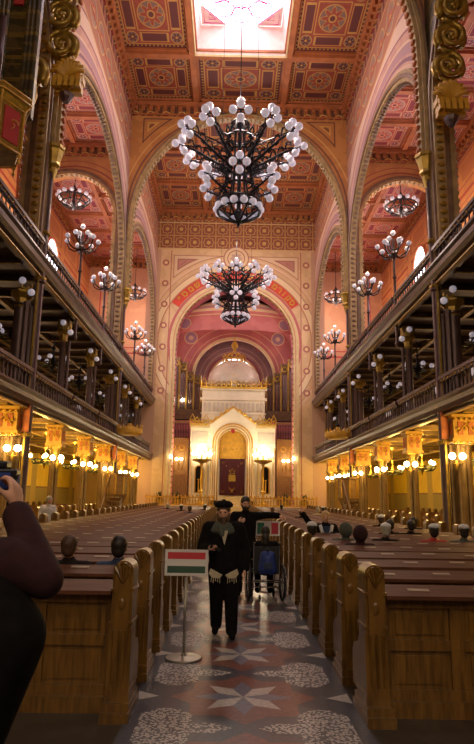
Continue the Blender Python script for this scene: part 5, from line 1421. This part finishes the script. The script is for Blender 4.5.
for s in (-1, 1): mb.tube([(s*.22,-.32,.98),(s*.22,-.20,.96),(s*.22,-.17,.90),(s*.22,-.14,.46),(s*.22,-.1,.2),(s*.22,.3,.2),(s*.2,.42,.16)], .013, 6); mb.tube([(s*.22,-.15,.68),(s*.24,.28,.68),(s*.22,.30,.45),(s*.2,.5,.15)], .012, 6)
mb.tube([(-.22,-.12,.35),(.22,-.12,.35)], .012, 6); mb.tube([(-.22,-.12,.24),(.22,-.12,.24)], .012, 6); mb.tube([(-.28,0,.305),(.28,0,.305)], .012, 6); mb.build('frame', 'chrome', t, True)
mb = MB(); mb.box(-.21,.21,-.14,-.11,.46,.9); mb.box(-.21,.21,-.12,.3,.45,.50); mb.build('seat_sling', 'rubber', t)
t = seated('person in dark clothes with long dark hair sitting in the wheelchair, seen from behind', (.50, 10.83, 0.0), 'black_cloth', 'dark_hair', None, grp=None, long=.12, sc=.93)
t = thing('backpack', 'blue backpack hanging on the back of the wheelchair', 'backpack', (.52, 10.50, .46))
mb = MB(); mb.caps((-.07,0,.08), .09, (-.05,0,.30), .08, 12); mb.caps((.07,0,.08), .09, (.05,0,.30), .08, 12); mb.caps((0,-.03,.1), .09, (0,-.02,.24), .08, 12); fuse(mb, 'bag', 'blue_cloth', t, .012, 3)
mb = MB(); mb.tube([(-.05,.02,.37),(0,.02,.43),(.05,.02,.37)], .01, 5); mb.build('handle', 'navy_cloth', t); mb = MB(); mb.box(-.07,.07,-.125,-.11,.10,.20); mb.build('pocket', 'navy_cloth', t)
EXPO = .82
# ------------------------------------------------------------------ camera, light
cam = bpy.data.cameras.new('camera'); co = bpy.data.objects.new('camera', cam); COL.objects.link(co)
f = 600.0; pitch, yaw, roll = math.radians(11.6), math.radians(.45), math.radians(1.0)
cam.sensor_fit = 'VERTICAL'; cam.sensor_height = 36; cam.lens = 36*f/744; cam.clip_end = 300; cam.clip_start = .05
Fv = Vector((sin(yaw)*cos(pitch), cos(yaw)*cos(pitch), sin(pitch))); r = Vector((cos(yaw), -sin(yaw), 0)); u = r.cross(Fv)
r2 = cos(roll)*r+sin(roll)*u; u2 = -sin(roll)*r+cos(roll)*u
co.matrix_world = Matrix(((r2.x,u2.x,-Fv.x,-.13),(r2.y,u2.y,-Fv.y,0),(r2.z,u2.z,-Fv.z,1.75),(0,0,0,1)))
SC.camera = co
w = bpy.data.worlds.new('world'); SC.world = w; w.use_nodes = True
w.node_tree.nodes['Background'].inputs[0].default_value = (.8,.75,.85,1); w.node_tree.nodes['Background'].inputs[1].default_value = .3
SC.view_settings.view_transform = 'Standard'; SC.view_settings.look = 'None'; SC.view_settings.gamma = 1; SC.view_settings.use_curve_mapping = False
SC.view_settings.exposure = EXPO
